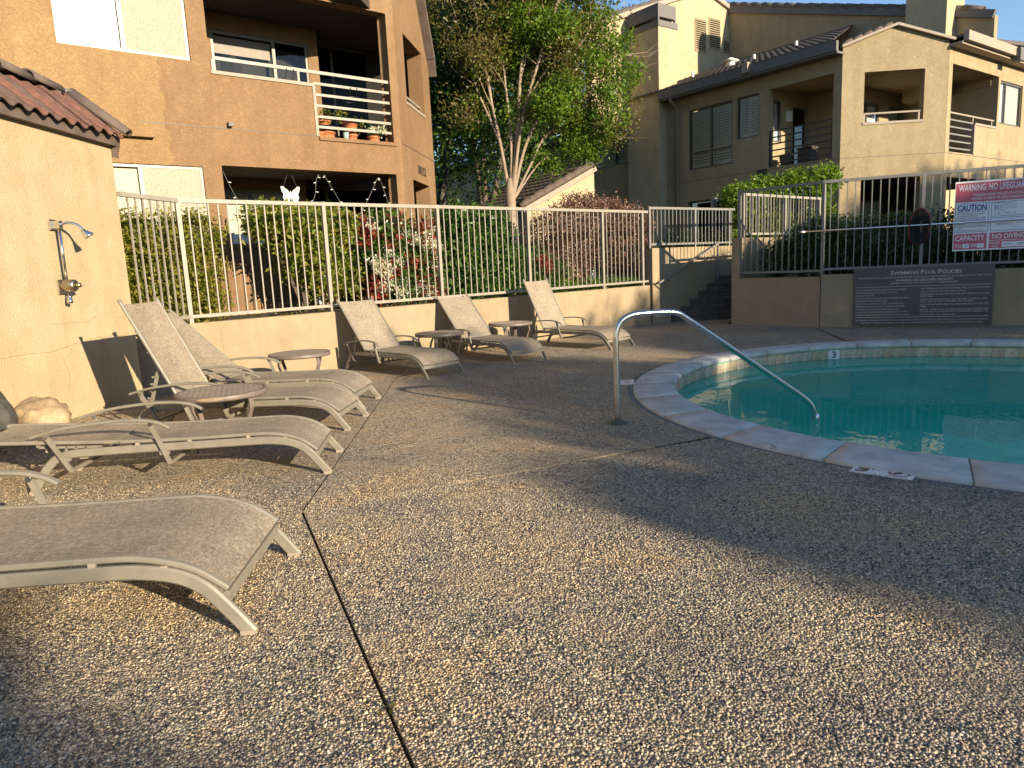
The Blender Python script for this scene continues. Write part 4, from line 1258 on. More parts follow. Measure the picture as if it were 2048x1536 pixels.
# butterfly, string lights, hook, shelf with white box
def butterfly():
    c = LBf(-2.08, -.26, 2.74)
    t = thing('butterfly_ornament', 'white butterfly wall ornament with little chimes hanging in the patio opening', 'ornament', c)
    u0_, z0_ = -2.08, 2.72
    wing = [(0.012, 0.01), (0.05, .07), (.13, .13), (.165, .125), (.15, .05), (.12, .0), (.14, -.04), (.115, -.12), (.07, -.15), (.03, -.10), (.012, -.04)]
    for s in (-1, 1):
        mb = MB(LBf)
        out = [(u0_ + s * x, z0_ + z) for x, z in wing]
        mb.vprism(out if s > 0 else out[::-1], -.245, -.257); part('wing', mb, M['white'], t)
        mb = MB(LBf)
        for cx, cz, r in ((.10, .08, .022), (.085, -.06, .02), (.055, .02, .014)):
            mb.vprism([(u0_ + s * (cx + r * math.cos(a)), z0_ + cz + r * 1.3 * math.sin(a)) for a in np.linspace(0, 2 * math.pi, 9)[:-1]], -.2425, -.2445)
        part('wing_spot', mb, M['fascia'], t)
    mb = MB(LBf); mb.lathe([(.004, -.11), (.014, -.05), (.014, .04), (.006, .06)], (u0_, -.25, z0_), 8); part('body', mb, M['offwhite'], t)
    mb = MB(LBf); mb.tube([(u0_ - .12, -.25, z0_ + .12), (u0_ - .02, -.23, 3.09)], .003, 4); mb.tube([(u0_ + .12, -.25, z0_ + .12), (u0_ + .02, -.23, 3.09)], .003, 4); part('hanger', mb, M['winframe'], t)
    for k, x in enumerate((-.09, -.05, -.015, .02, .055, .09)):
        mb = MB(LBf); mb.tube([(u0_ + x, -.25, z0_ - .11), (u0_ + x, -.25, z0_ - .22 - .02 * (k % 2))], .005, 5); part('chime', mb, M['steel'], t)
butterfly()
sl = thing('string_lights', 'white string of tiny lights swagged across the patio opening', 'string lights', LBf(-1.6, -.2, 3.09))
mb = MB(LBf); path = []
keys = [(-3.18, 3.06), (-2.95, 2.55), (-2.55, 2.25), (-2.2, 2.30), (-1.72, 2.62), (-1.62, 2.98), (-1.5, 3.06), (-1.38, 2.9), (-1.1, 2.45), (-0.85, 2.42), (-0.55, 2.85), (-0.42, 3.05), (-0.3, 2.75), (-0.2, 2.45)]
path = smooth_path([(a, -.20, b) for a, b in keys], 5)
mb.tube(path, .004, 4); part('wire', mb, M['winalu'], sl)
bm_ = MB(LBf)
for i, p in enumerate(path[::2]):
    s = 1 if i % 2 else -1
    bm_.tube([(p.x, p.y, p.z), (p.x + s * .045, p.y + .01, p.z - .012)], [.006, .008], 5)
part('bulb', bm_, M['white'], sl, kind='stuff')
mb = MB(LBf); mb.tube(smooth_path([(-3.36, 0.0, 2.34), (-3.36, .06, 2.33), (-3.36, .09, 2.25), (-3.38, .06, 2.19), (-3.41, .045, 2.23)], 3), .009, 6)
solo('plant_hook', mb, M['winframe'], 'empty curled iron plant hook on the wall beside the patio', 'hook')
mb = MB(LBf); mb.box(-3.18, -2.42, -.16, .02, 1.91, 2.06); mb.box(-3.2, -3.17, -.17, .03, 1.905, 2.08)
solo('planter_box', mb, M['white'], 'long white planter box standing on the patio ledge', 'planter box')
mb = MB(LBf); mb.box(-1.25, -.72, .05, .33, 1.46, 1.70); mb.box(-1.27, -.70, .03, .35, 1.70, 1.74)
solo('wall_planter', mb, M['orange'], 'low orange box planter behind the red shrub', 'planter box')

# ------------------------------------------------------------------ beige apartment building on the right
RSf = FR((8.53, 18.53), 143.5)
BYf = FR((8.53, 18.53), 94.1)
RGf = FR((11.06, 18.35), 54)
PFf = FR((5.29, 23.14), 54)
rb = thing('apartment_building', 'beige stucco apartment house with white shutters and dark tile roof, at the right', 'building', (10, 21, 0.93))
mb = MB(RSf)
mb.slab((-9.93, -0.004), (0.8, 6.22), [(-4.77, -3.21, 3.985, 5.73), (-3.06, -2.34, 4.61, 5.74), (-2.05, -0.22, 3.70, 5.75), (-4.82, -3.0, 0.95, 3.06), (-9.50, -7.0, 4.56, 5.69)], 0.0, -0.22)
part('wall', mb, M['beige'], rb)
mb = MB(BYf)
mb.slab((0.0, 2.53), (0.8, 6.28), [(0.54, 1.98, 4.485, 5.685), (0.53, 1.98, 1.6, 3.12)], 0.0, -0.22)
mb.vprism([(0, 6.28), (2.53, 6.28), (1.25, 6.70)], 0.0, -0.22)
part('wall', mb, M['beige'], rb)
mb = MB(RGf)
mb.slab((0.004, 9.0), (0.8, 6.2), [(0.22, 1.70, 3.70, 5.79), (1.70, 3.03, 4.49, 5.79), (3.16, 4.7, 4.60, 5.72), (0.2, 3.1, 1.0, 3.08)], 0.0, -0.22)
part('wall', mb, M['beige'], rb)
# interiors: floor, ceiling, inner walls catching patches of sun
room = [(7.1, 20.4), (8.66, 18.78), (11.0, 18.6), (15.5, 21.9), (13.5, 25.0), (8.0, 23.8)]
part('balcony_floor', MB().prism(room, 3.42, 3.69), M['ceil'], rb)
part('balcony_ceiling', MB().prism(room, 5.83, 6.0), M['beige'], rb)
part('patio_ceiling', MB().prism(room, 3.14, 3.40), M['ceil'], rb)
IAf = FR((7.28, 20.32), 54)
ICf = FR((9.72, 20.45), 54)
mb = MB(IAf); mb.slab((0, 2.1), (3.69, 5.83), [(0.10, 0.74, 4.45, 5.55), (1.30, 1.95, 3.70, 5.45)], 0, -.1); part('recess_wall', mb, M['beige'], rb)
mb = MB(); a, b = IAf(2.1, 0, 0), ICf(0, 0, 0); mb.bar((a[0], a[1], 4.76), (b[0], b[1], 4.76), .1, 2.14); part('recess_wall', mb, M['beige'], rb)
mb = MB(ICf); mb.slab((0, 5.5), (3.69, 5.83), [(0.35, 1.45, 4.40, 5.45), (2.0, 3.75, 3.72, 5.45)], 0, -.1); part('recess_wall', mb, M['beige'], rb)
mb = MB(RGf); mb.box(3.04, 3.14, -2.6, -.222, 3.69, 5.83); part('recess_wall', mb, M['beige'], rb)
window(rb, IAf, 0.10, 0.74, 4.45, 5.55, -.02, M['winframe'], splits=(0.40,), fill='shutter')
window(rb, IAf, 1.30, 1.95, 3.70, 5.45, -.02, M['winframe'], fill='dark', glass='glassd', name='balcony_door')
window(rb, ICf, 0.35, 1.45, 4.40, 5.45, -.02, M['winframe'], splits=(0.82,), fill='shutter')
window(rb, ICf, 2.0, 3.75, 3.72, 5.45, -.02, M['winframe'], splits=(2.7,), fill='blind', name='balcony_door')
mb = MB(IAf); mb.box(.95, 1.10, 0.0, .12, 5.02, 5.3); part('wall_lamp', mb, M['white'], rb)
window(rb, RSf, -4.77, -3.21, 3.985, 5.73, -.03, M['winframe'], splits=(-3.98,), trans=4.47, fill='shutter')
window(rb, RSf, -3.06, -2.34, 4.61, 5.74, -.03, M['winframe'], fill='shutter', louvres=2, fwid=.03)
window(rb, RSf, -9.50, -7.0, 4.56, 5.69, -.03, M['winframe'], splits=(-8.95, -7.9), fill=['dark', 'shutter', 'shutter'], louvres=2)
window(rb, RGf, 3.16, 4.7, 4.60, 5.72, -.03, M['winframe'], splits=(3.62,), fill=['shutter', 'blind'])
window(rb, RSf, -4.82, -3.0, 0.95, 3.06, -.10, M['winframe'], splits=(-3.9,), fill='dark', glass='glassd', name='sliding_door')
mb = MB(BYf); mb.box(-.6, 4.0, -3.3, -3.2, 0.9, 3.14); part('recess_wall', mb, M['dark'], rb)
window(rb, BYf, 0.75, 2.2, 1.2, 2.75, -2.6, M['winframe'], splits=(1.1,), fill='blind')
# sills, dark strips painted for the shade in the screed grooves, railings
mb = MB(BYf); mb.box(.52, 2.0, -.2, .02, 4.43, 4.49); part('sill_trim', mb, M['fascia'], rb)
mb = MB(RGf); mb.box(1.66, 3.05, -.2, .02, 4.44, 4.495); mb.box(1.62, 1.70, -.2, .02, 3.69, 4.44); part('sill_trim', mb, M['fascia'], rb)
for f, a, b in ((RSf, -9.9, 0), (BYf, 0, 2.53), (RGf, 0, 9)):
    mb = MB(f); mb.box(a + .02, b - .02, .0006, .003, 3.654, 3.666); part('screed_groove_shade', mb, M['rail_br'], rb)
for i, z in enumerate((4.66, 4.49, 4.32, 4.15, 3.98, 3.81)):
    mb = MB(RSf); mb.bar((-2.03, -.06, z), (-.24, -.06, z), .022, .036); part('railing_bar', mb, M['rail_br'], rb)
    mb = MB(RGf); mb.bar((.23, -.06, z), (3.0 if i == 0 else 1.66, -.06, z), .022, .036); part('railing_bar', mb, M['fence_dark'] if i else M['fascia'], rb)
for f, us, z0_, z1_ in ((RSf, (-2.03, -.26), 3.7, 4.67), (RGf, (1.66,), 3.7, 4.67), (RGf, (2.85,), 4.49, 4.66), (BYf, (.58, 1.90), 4.49, 4.70)):
    for u in us:
        mb = MB(f); mb.bar((u, -.06, z0_), (u, -.06, z1_), .04, .03); part('railing_post', mb, M['rail_br'] if f is RSf else M['fascia'], rb)
mb = MB(BYf); mb.bar((.56, -.06, 4.705), (1.96, -.06, 4.705), .03, .04); part('railing_bar', mb, M['fascia'], rb)
mb = MB(); c_ = RSf(-1.72, -.35, 3.70); mb.lathe([(.13, 0), (.19, .30), (.20, .32), (.17, .30)], c_, 14)
solo('flower_pot', mb, M['fixture'], 'large grey pot on the right building balcony, behind the brown bars', 'flower pot')
mb = MB(RSf); mb.box(-1.45, -1.05, -.75, -.45, 3.70, 4.12); mb.box(-1.47, -1.03, -.77, -.43, 4.12, 4.16)
solo('storage_box', mb, M['rail_br'], 'dark storage box beside the grey pot on the right balcony', 'box')
# eaves, gutters, roofs
mb = MB(RSf); mb.box(-5.62, .05, .004, .36, 6.12, 6.17); mb.box(-5.62, .05, .30, .40, 6.17, 6.40); part('eave_fascia', mb, M['fascia_d'], rb)
part('roof_field', tile_field(RSf, -6.95, -0.02, (.40, 6.40), (-4.9, 8.20), col=.19, row=.30, u1top=-2.4), M['tile_d'], rb, kind='stuff')
mb = MB(BYf); mb.bar((-.05, .03, 6.30), (1.25, .03, 6.735), .16, .06, side=(0, 1, 0)); mb.bar((2.62, .03, 6.30), (1.25, .03, 6.737), .16, .06, side=(0, 1, 0)); part('rake_trim', mb, M['fascia'], rb)
part('roof_field', tile_field(BYf, 0, 0.001, (0, 0), (0, .3)) if False else MB(BYf).add([(-.1, -.02, 6.28), (1.25, -.02, 6.72), (1.25, -4.5, 6.72), (-.1, -3.5, 6.28), (2.7, -.02, 6.28), (2.7, -3.5, 6.28)], [(0, 1, 2, 3), (1, 4, 5, 2)]), M['tile_d'], rb)
for i in range(5):
    u = -.02 + i * .235
    barrel((u, -.17, 6.32 + .335 * u), (u + .30, -.17, 6.34 + .335 * (u + .30)), .10, .115, M['tile_m'], rb, f=BYf)
for i in range(5):
    u = 2.60 - i * .235
    barrel((u, -.17, 6.32 + .335 * (2.55 - u)), (u - .30, -.17, 6.34 + .335 * (2.55 - u + .30)), .10, .115, M['tile_d'], rb, f=BYf)
mb = MB(RGf); mb.box(.05, 9, .28, .40, 6.22, 6.44); mb.box(0.0, 9, .0, .28, 6.16, 6.22); part('eave_fascia', mb, M['fascia'], rb)
mb = MB(RGf); mb.box(.2, 9, -4.5, .30, 6.36, 6.42); part('flat_roof', mb, M['tile_d'], rb)
mb = MB(RGf); mb.box(2.95, 3.25, .30, .50, 6.10, 6.42); part('rain_head', mb, M['fascia_d'], rb)
mb = MB(RSf); mb.tube([(-5.18, .33, 6.2), (-5.18, .33, 6.05), (-5.18, .06, 5.92), (-5.18, .06, .95)], .05, 6); part('downspout', mb, M['beige'], rb)
mb = MB(RSf); mb.box(-2.56, -2.38, .38, .50, 6.22, 6.48); part('rain_head', mb, M['fascia'], rb)
for u, d, z, hh in ((-3.55, -1.5, 7.05, .16), (-2.5, -2.0, 7.22, .16), (-5.9, -1.6, 7.1, .20)):
    mb = MB(RSf); mb.tube([(u, d, z - .1), (u, d, z + hh)], .045, 7); part('vent_pipe', mb, M['white'], rb)
mb = MB(RSf); mb.lathe([(.14, -.1), (.13, .14), (.13, .16), (.26, .17), (.02, .28)], (-4.6, -1.8, 7.15), 12); part('roof_vent', mb, M['white'], rb)
# big gable behind, with louvred vents; tall shaded wall; chimneys
mb = MB(PFf)
mb.vprism([(-2.0, 5.6), (4.80, 5.6), (4.80, 9.98), (3.4, 10.38), (-2.0, 8.46)], -1.36, -1.6); part('wall', mb, M['cream'], rb)
mb = MB(PFf); mb.bar((-2.6, -1.34, 8.24), (3.4, -1.34, 10.43), .16, .14, side=(0, 1, 0)); mb.bar((4.85, -1.34, 10.02), (3.4, -1.34, 10.43), .16, .14, side=(0, 1, 0)); part('rake_trim', mb, M['fascia'], rb)
for i in range(15):
    u = -2.9 + i * .42
    barrel((u, -1.42, 8.30 + .355 * (u + 2.6)), (u + .5, -1.42, 8.33 + .355 * (u + 3.1)), .13, .15, M['tile_d'], rb, f=PFf)
for a, b, z0_, z1_ in ((2.92, 3.46, 8.42, 9.42), (3.66, 4.22, 8.58, 9.56), (4.42, 4.76, 8.56, 8.95)):
    mb = MB(PFf); mb.slab((a - .03, b + .03), (z0_ - .03, z1_ + .03), [(a, b, z0_, z1_)], -1.325, -1.36); part('louvre_frame', mb, M['cream'], rb)
    mb = MB(PFf); mb.add([(a, -1.357, z0_), (b, -1.357, z0_), (b, -1.357, z1_), (a, -1.357, z1_)], [(0, 1, 2, 3)]); part('louvre_back', mb, M['dark'], rb)
    n = int((z1_ - z0_) / .066)
    slat = MB().bar((0, -.02, -.012), (0, .012, .02), b - a, .012, side=(1, 0, 0)).mesh('slat', M['cream'])
    for k in range(n):
        part('slat', slat, None, rb, FM(PFf, (a + b) / 2, -1.338, z0_ + (z1_ - z0_) * (k + .5) / n))
TWd = -4.91
mb = MB(RSf); mb.vprism([(-6.95, 5.6), (1.5, 5.6), (1.5, 7.4), (-.84, 8.07), (-6.95, 9.98)], TWd, TWd - .22); part('wall', mb, M['beige'], rb)
mb = MB(RSf); mb.bar((-7.0, TWd + .02, 10.02), (1.5, TWd + .02, 7.42), .12, .20, side=(0, 1, 0)); part('rake_trim', mb, M['fascia_d'], rb)
for i in range(20):
    u = 1.2 - i * .42
    z = 8.22 - .312 * (u + .84)
    barrel((u, TWd - .06, z), (u - .5, TWd - .06, z + .16), .13, .15, M['tile_d'], rb, f=RSf)
mb = MB(PFf)
mb.box(-.46, .36, -1.36, 0, .8, 8.32); part('chimney', mb, M['cream'], rb)
mb = MB(PFf); mb.box(-.49, .39, -1.38, .03, 8.32, 8.49); part('chimney_trim', mb, M['fascia_d'], rb)
mb = MB(PFf); mb.box(-.45, .35, -1.35, -.01, 8.60, 8.98); part('chimney_cap', mb, M['fascia_d'], rb)
mb = MB(PFf)
for u, d in ((-.42, -.04), (.32, -.04), (-.42, -1.3), (.32, -1.3)):
    mb.box(u - .03, u + .03, d - .03, d + .03, 8.49, 8.60)
part('cap_post', mb, M['fascia_d'], rb)
mb = MB(RSf); mb.box(-.55, .54, TWd + .6 - 1.1, TWd + .6, 5.5, 10.8); part('chimney', mb, M['cream'], rb)
# left wing eave, roof and the receding wall beyond
mb = MB(RSf); mb.box(-10.2, -7.2, .004, .30, 5.94, 5.99); mb.box(-10.2, -7.2, .24, .34, 5.99, 6.20); part('eave_fascia', mb, M['fascia_d'], rb)
part('roof_field', tile_field(RSf, -10.3, -6.9, (.34, 6.2), (-2.6, 7.2)), M['tile_d'], rb, kind='stuff')
mb = MB(RSf); mb.slab((-24, -9.93), (0.8, 6.1), [(-17.2, -15.6, 4.4, 5.5)], -1.2, -1.42); mb.box(-10.03, -9.93, -1.2, -.2, .8, 6.1); part('wall', mb, M['beige'], rb)
window(rb, RSf, -17.2, -15.6, 4.4, 5.5, -1.23, M['winframe'], splits=(-16.4,), fill='shutter')
mb = MB(RSf); mb.box(-24, -10.2, -1.2, -.75, 6.0, 6.22); part('eave_fascia', mb, M['fascia_d'], rb)
part('roof_field', tile_field(RSf, -24, -10.2, (-.72, 6.24), (-4.2, 7.5)), M['tile_d'], rb, kind='stuff')
mb = MB(RSf); mb.tube([(-14.6, -1.12, 6.0), (-14.6, -1.12, .95)], .05, 6); part('downspout', mb, M['white'], rb)
mb = MB(RSf); mb.box(-7.9, -7.8, 0.5, .58, 3.35, 3.47); part('wall_lamp', mb, M['white'], rb)
mb = MB(RSf); mb.box(-9.3, -9.15, 0, .10, 3.0, 3.08); part('scupper', mb, M['winframe'], rb)
# upper roof piece and far ridge at the right edge
uf = thing('upper_roof', 'far tan fascia and dark ridge tiles showing above the right wing', 'building', (17, 26, 0.93))
mb = MB(); a, b = Vector((15.7, 25.5, 8.62)), Vector((17.63, 26.78, 8.62))
mb.bar(a, b, .12, .28); part('eave_fascia', mb, M['fascia'], uf)
mb = MB(); mb.bar((15.7, 25.9, 8.3), (17.3, 26.95, 8.3), .5, .22); part('soffit', mb, M['fascia_d'], uf)
mb = MB(); mb.bar((15.6, 26.3, 4.7), (16.95, 27.2, 4.7), .3, 7.3); part('wall', mb, M['cream'], uf)
mb = MB(); mb.bar((15.6, 26.6, 8.86), (17.6, 27.6, 8.86), 1.4, .1); part('roof', mb, M['tile_d'], uf)
mb = MB(); mb.bar((17.0, 26.6, 4.4), (26, 33.0, 4.4), .3, 7.7); part('wall', mb, M['beige'], uf)
for i in range(12):
    p = Vector((17.1, 26.5, 8.36)) + Vector((.40, .28, .045)) * i
    barrel(p, p + Vector((.46, .32, .06)), .15, .17, M['tile_d'], uf)

# small one-storey wing with a sunlit gable, behind the tree
LLf = FR((0.67, 19.5), 54)
lo = thing('tiled_outbuilding', 'low outbuilding with tiled roof and one sunlit pale gable, behind the tree trunk', 'building', LLf(.5, -1, .9))
mb = MB(LLf); mb.vprism([(-.02, .8), (2.4, .8), (2.4, 3.88), (-.02, 2.80)], 0, -.2); part('wall', mb, M['cream'], lo)
mb = MB(LLf); mb.box(-.02, 0.18, -3.6, -.2, .8, 2.8); part('wall', mb, M['beige'], lo)
mb = MB(LLf); mb.bar((-.25, .05, 2.80), (2.4, .05, 3.99), .12, .13, side=(0, 1, 0)); part('rake_trim', mb, M['fascia'], lo)
LRf = FR(LLf(0, 0, 0), 144)
part('roof_field', tile_field(LRf, -4.2, .05, (.30, 2.86), (-2.6, 4.16)), M['tile_m'], lo, kind='stuff')
for i in range(7):
    u = -.30 + i * .36
    barrel((u, -.02, 2.90 + .45 * (u + .25)), (u + .44, -.02, 2.93 + .45 * (u + .69)), .12, .135, M['tile_m'], lo, f=LLf)

# ------------------------------------------------------------------ sun loungers
def make_lounger(back_deg, label, loc, ang, sc=1.0, W=0.305, hx=-1.46):
    t = link('sun_lounger', None, None, Matrix.Identity(4))
    tag(t, label, 'sun lounger', 'sun loungers round the pool deck')
    A = M['alu']
    Y = (0, 1, 0)
    rail = smooth_path([(-2.03, 0.0, 0.0), (-1.965, 0, .10), (-1.90, 0, .19), (-1.80, 0, .255), (-1.6, 0, .27), (-1.0, 0, .272), (-.50, 0, .272), (-.36, 0, .264), (-.25, 0, .240), (-.165, 0, .190), (-.09, 0, .102), (-.014, 0, 0.0)], 4)
    for s in (-1, 1):
        mb = MB(); mb.sweep([(p.x, s * W, p.z) for p in rail], rrect(.030, .056, .008), side=Y, smooth=False)
        part('side_rail', mb, A, t)
        for k in (0, -1):
            x = -.014 if k else -2.03
            mb = MB(); mb.box(x - .026 - (.012 if k else -.006), x + .026 - (.012 if k else -.006), s * W - .017, s * W + .017, -.0005, .018)
            part('foot_cap', mb, M['fascia'], t)
    seat = smooth_path([(hx - .01, 0, .328), (-1.0, 0, .318), (-.52, 0, .320), (-.40, 0, .316), (-.29, 0, .295), (-.20, 0, .262), (-.13, 0, .215), (-.085, 0, .178)], 4)
    for s in (-1, 1):
        mb = MB(); mb.sweep([(p.x, s * (W - .012), p.z) for p in seat], rrect(.034, .024, .007), side=Y); part('sling_rail', mb, A, t)
        for x, z in ((-1.3, .304), (-.95, .304), (-.55, .304), (-.30, .275)):
            mb = MB(); mb.box(x - .012, x + .012, s * W - .008, s * W + .008, z - .012, z + .012)
            part('rail_spacer', mb, M['fascia'], t)
    def cloth(path, sag, name, lift=.006):
        mb = MB(); n = len(path); k = 9; vs, fs = [], []
        for i, p in enumerate(path):
            tt = (path[min(i + 1, n - 1)] - path[max(i - 1, 0)]).normalized()
            nn = Vector((-tt.z, 0, tt.x))
            if nn.z < 0: nn = -nn
            for j in range(k):
                y = (W - .020) * (2 * j / (k - 1) - 1)
                h = lift - sag * (1 - (2 * j / (k - 1) - 1) ** 2)
                vs.append((p.x + nn.x * h, y, p.z + nn.z * h))
        m0 = len(vs)
        fs = [(i * k + j, i * k + j + 1, (i + 1) * k + j + 1, (i + 1) * k + j) for i in range(n - 1) for j in range(k - 1)]
        mb.add(vs, fs, True)
        return part(name, mb, M['sling'], t)
    cloth(seat, .012, 'seat_sling')
    th = R_(back_deg)
    hz, BL = .330, .97
    bd = Vector((-math.cos(th), 0, math.sin(th)))
    H0 = Vector((hx, 0, hz))
    bpath = [H0 + bd * (BL * k / 12) for k in range(13)]
    for s in (-1, 1):
        mb = MB(); mb.sweep([(p.x, s * (W - .012), p.z) for p in [bpath[0] - bd * .05, bpath[6], bpath[-1] + bd * .03]], rrect(.034, .026, .007), side=Y)
        part('back_rail', mb, A, t)
    cloth(bpath, .016, 'back_sling')
    def cross(p, w, h, name, y0=W - .012, mat=A):
        mb = MB(); mb.bar((p[0], -y0, p[1]), (p[0], y0, p[1]), w, h, side=(1, 0, 0)); part(name, mb, mat, t)
    cross((-.095, .145), .022, .044, 'cross_bar')
    cross((-1.38, .285), .03, .03, 'cross_bar'); cross((-1.78, .235), .03, .03, 'cross_bar')
    bq = H0 + bd * .02; cross((bq.x, bq.z - .01), .022, .022, 'cross_bar')
    bq = H0 + bd * .55 + Vector((bd.z * -.0, 0, 0)); 
    nb = Vector((-math.sin(th), 0, -math.cos(th)))       # behind the back
    q = H0 + bd * .50 + nb * .022; cross((q.x, q.z), .022, .022, 'cross_bar')
    # notched adjuster between back and frame
    for s in (-1, 1):
        mb = MB()
        y = s * (W - .055)
        if back_deg > 12:
            p, e = H0 + bd * .36 + nb * .02, Vector((-1.86, 0, .215))
        else:
            p, e = H0 + bd * .10 + nb * .035, H0 + bd * .52 + nb * .035
        mb.bar((p.x, y, p.z), (e.x, y, e.z), .010, .032, side=Y)
        dn = Vector((e.x - p.x, 0, e.z - p.z)).normalized(); nn = Vector((-dn.z, 0, dn.x))
        if nn.x > 0 and back_deg > 12: nn = -nn
        if back_deg <= 12 and nn.z > 0: nn = -nn
        for k in range(5):
            c = p + (e - p) * (.25 + .15 * k)
            mb.bar((c.x, y, c.z), (c.x + nn.x * .045 + dn.x * .012, y, c.z + nn.z * .045 + dn.z * .012), .010, .016, side=Y)
        part('adjuster_bar', mb, M['alu'], t)
    # arms
    arm = smooth_path([(-1.97, 0, .405), (-1.75, 0, .455), (-1.45, 0, .482), (-1.25, 0, .478), (-1.13, 0, .452), (-1.06, 0, .412)], 4)
    for s in (-1, 1):
        y = s * (W + .035)
        mb = MB(); n = len(arm)
        prof = [rrect(.046 * (0.75 + .25 * math.sin(math.pi * min(1, (i + 2) / (n + 2)))), .020, .006) for i in range(n)]
        mb.sweep([(p.x, y, p.z) for p in arm], prof, side=Y, smooth=False); part('armrest', mb, A, t)
        mb = MB(); mb.bar((-1.19, y, .462), (-1.085, y, .165), .022, .026, side=Y)
        part('arm_support', mb, A, t)
        mb = MB(); mb.bar((-1.88, y, .415), (-1.74, y, .155), .022, .026, side=Y)
        part('arm_support', mb, A, t)
        for x in (-1.12, -1.775):
            mb = MB(); mb.box(x - .03, x + .03, min(s * W, s * (W + .03)), max(s * W, s * (W + .03)), .222, .25); part('bracket', mb, A, t)
        for x, z in ((-1.183, .445), (-1.872, .40)):
            mb = MB(); mb.lathe([(.014, -.016), (.014, .016)], (x, y, z), 10, ax=(0, 1, 0)); part('bolt', mb, M['chrome'], t)
    yo = W + .035
    for x, z in ((-1.085, .168), (-1.74, .158)):
        mb = MB(); mb.bar((x, -yo, z), (x, yo, z), .024, .024, side=(1, 0, 0)); part('under_bar', mb, A, t)
    for s in (-1, 1):
        e = bpath[-1] + bd * .035
        mb = MB(); mb.box(e.x - .012, e.x + .012, s * (W - .012) - .018, s * (W - .012) + .018, e.z - .012, e.z + .012)
        part('end_cap', mb, A, t)
    t.matrix_basis = Matrix.Translation(loc) @ Matrix.Rotation(R_(ang), 4, 'Z') @ Matrix.Scale(sc, 4)
    return t

make_lounger(8, 'nearest sun lounger, cut off by the left edge of the picture', (-1.06, 2.945, 0), 3.7, 1.04, .365)
make_lounger(3, 'sun lounger lying fully flat between the nearest one and the brown table', (-1.305, 5.06, 0), 5.2, .965)
make_lounger(64, 'sun lounger with steep tall back behind the nearest round table', (-1.413, 6.39, 0), -4.0, .985, .305, -1.54)
make_lounger(44, 'half reclined sun lounger just behind the steep-backed one by the corner', (-1.46, 7.32, 0), -4.0, 1.03)
make_lounger(49, 'shaded sun lounger leftmost of the three along the retaining wall', (-.847, 9.12, 0), -44.3, .91, .335, -1.485)
make_lounger(43.5, 'middle of the three sun loungers along the retaining wall', (.289, 10.08, 0), -53, .905, .335, -1.465)
make_lounger(62.4, 'sun lounger with upright back, farthest right before the stairs', (1.79, 11.18, 0), -44.5, .915, .335, -1.54)

def make_table(label, c, ang, worn=False):
    t = link('side_table', None, None, Matrix.Identity(4))
    tag(t, label, 'side table', 'round brown side tables between the loungers')
    R0, z = .36, .455
    mb = MB(); mb.lathe([(R0 - .03, z - .035), (R0 - .004, z - .04), (R0, z - .03), (R0, z - .004), (R0 - .006, z + .003), (R0 - .03, z + .003), (R0 - .034, z - .004)], (0, 0, 0), 40); part('table_rim', mb, M['table'], t)
    mb = MB(); mb.lathe([(R0 - .032, z - .012), (R0 - .033, z - .006), (.001, z - .006)], (0, 0, 0), 40); part('table_top', mb, M['table'], t)
    mb = MB()
    for k in range(-8, 9):
        o = k * .042
        h = math.sqrt(max(0, (R0 - .035) ** 2 - o * o))
        mb.bar((o, -h, z - .004), (o, h, z - .004), .020, .006, side=(1, 0, 0))
        mb.bar((-h, o, z - .002), (h, o, z - .002), .020, .006, side=(0, 1, 0))
    part('woven_pattern', mb, M['table'], t, kind='stuff')
    for k in range(4):
        a = math.pi / 4 + k * math.pi / 2
        d = Vector((math.cos(a), math.sin(a), 0))
        pts = smooth_path([d * .30 + Vector((0, 0, z - .04)), d * .315 + Vector((0, 0, .34)), d * .27 + Vector((0, 0, .22)), d * .265 + Vector((0, 0, .12)), d * .33 + Vector((0, 0, 0))], 5)
        mb = MB(); mb.sweep(pts, rrect(.042, .016, .004), side=d.cross(Vector((0, 0, 1)))); part('leg', mb, M['table'], t)
    mb = MB()
    ring = [(.265 * math.cos(a), .265 * math.sin(a), .17) for a in np.linspace(0, 2 * math.pi, 25)[:-1]]
    mb.sweep(ring, rect(.012, .012), closed=True); part('stretcher_ring', mb, M['table'], t)
    if worn:
        mb = MB()
        vs = []
        for k in range(13):
            a = R_(-118 + 3.6 * k * .75)
            w = .022 * math.sin(math.pi * k / 12) + .003
            vs += [((R0 + .0008) * math.cos(a), (R0 + .0008) * math.sin(a), z - .016 - w * .5), ((R0 + .0008) * math.cos(a), (R0 + .0008) * math.sin(a), z - .016 + w * .55)]
        mb.add(vs, [(2 * k, 2 * k + 2, 2 * k + 3, 2 * k + 1) for k in range(12)]); part('worn_patch', mb, M['rock_t'], t)
    t.matrix_basis = Matrix.Translation((c[0], c[1], 0)) @ Matrix.Rotation(R_(ang), 4, 'Z')
    return t
make_table('round brown side table with flaking rim, nearest one, beside the flat lounger', (-2.40, 5.80), 20, True)
make_table('sunlit round side table behind the half reclined lounger, against the wall', (-2.52, 8.45), 12)
make_table('shaded round side table between the left and middle wall loungers', (-1.02, 10.35), 40)
make_table('round side table between the middle and the upright wall loungers', (.02, 11.60), 30)

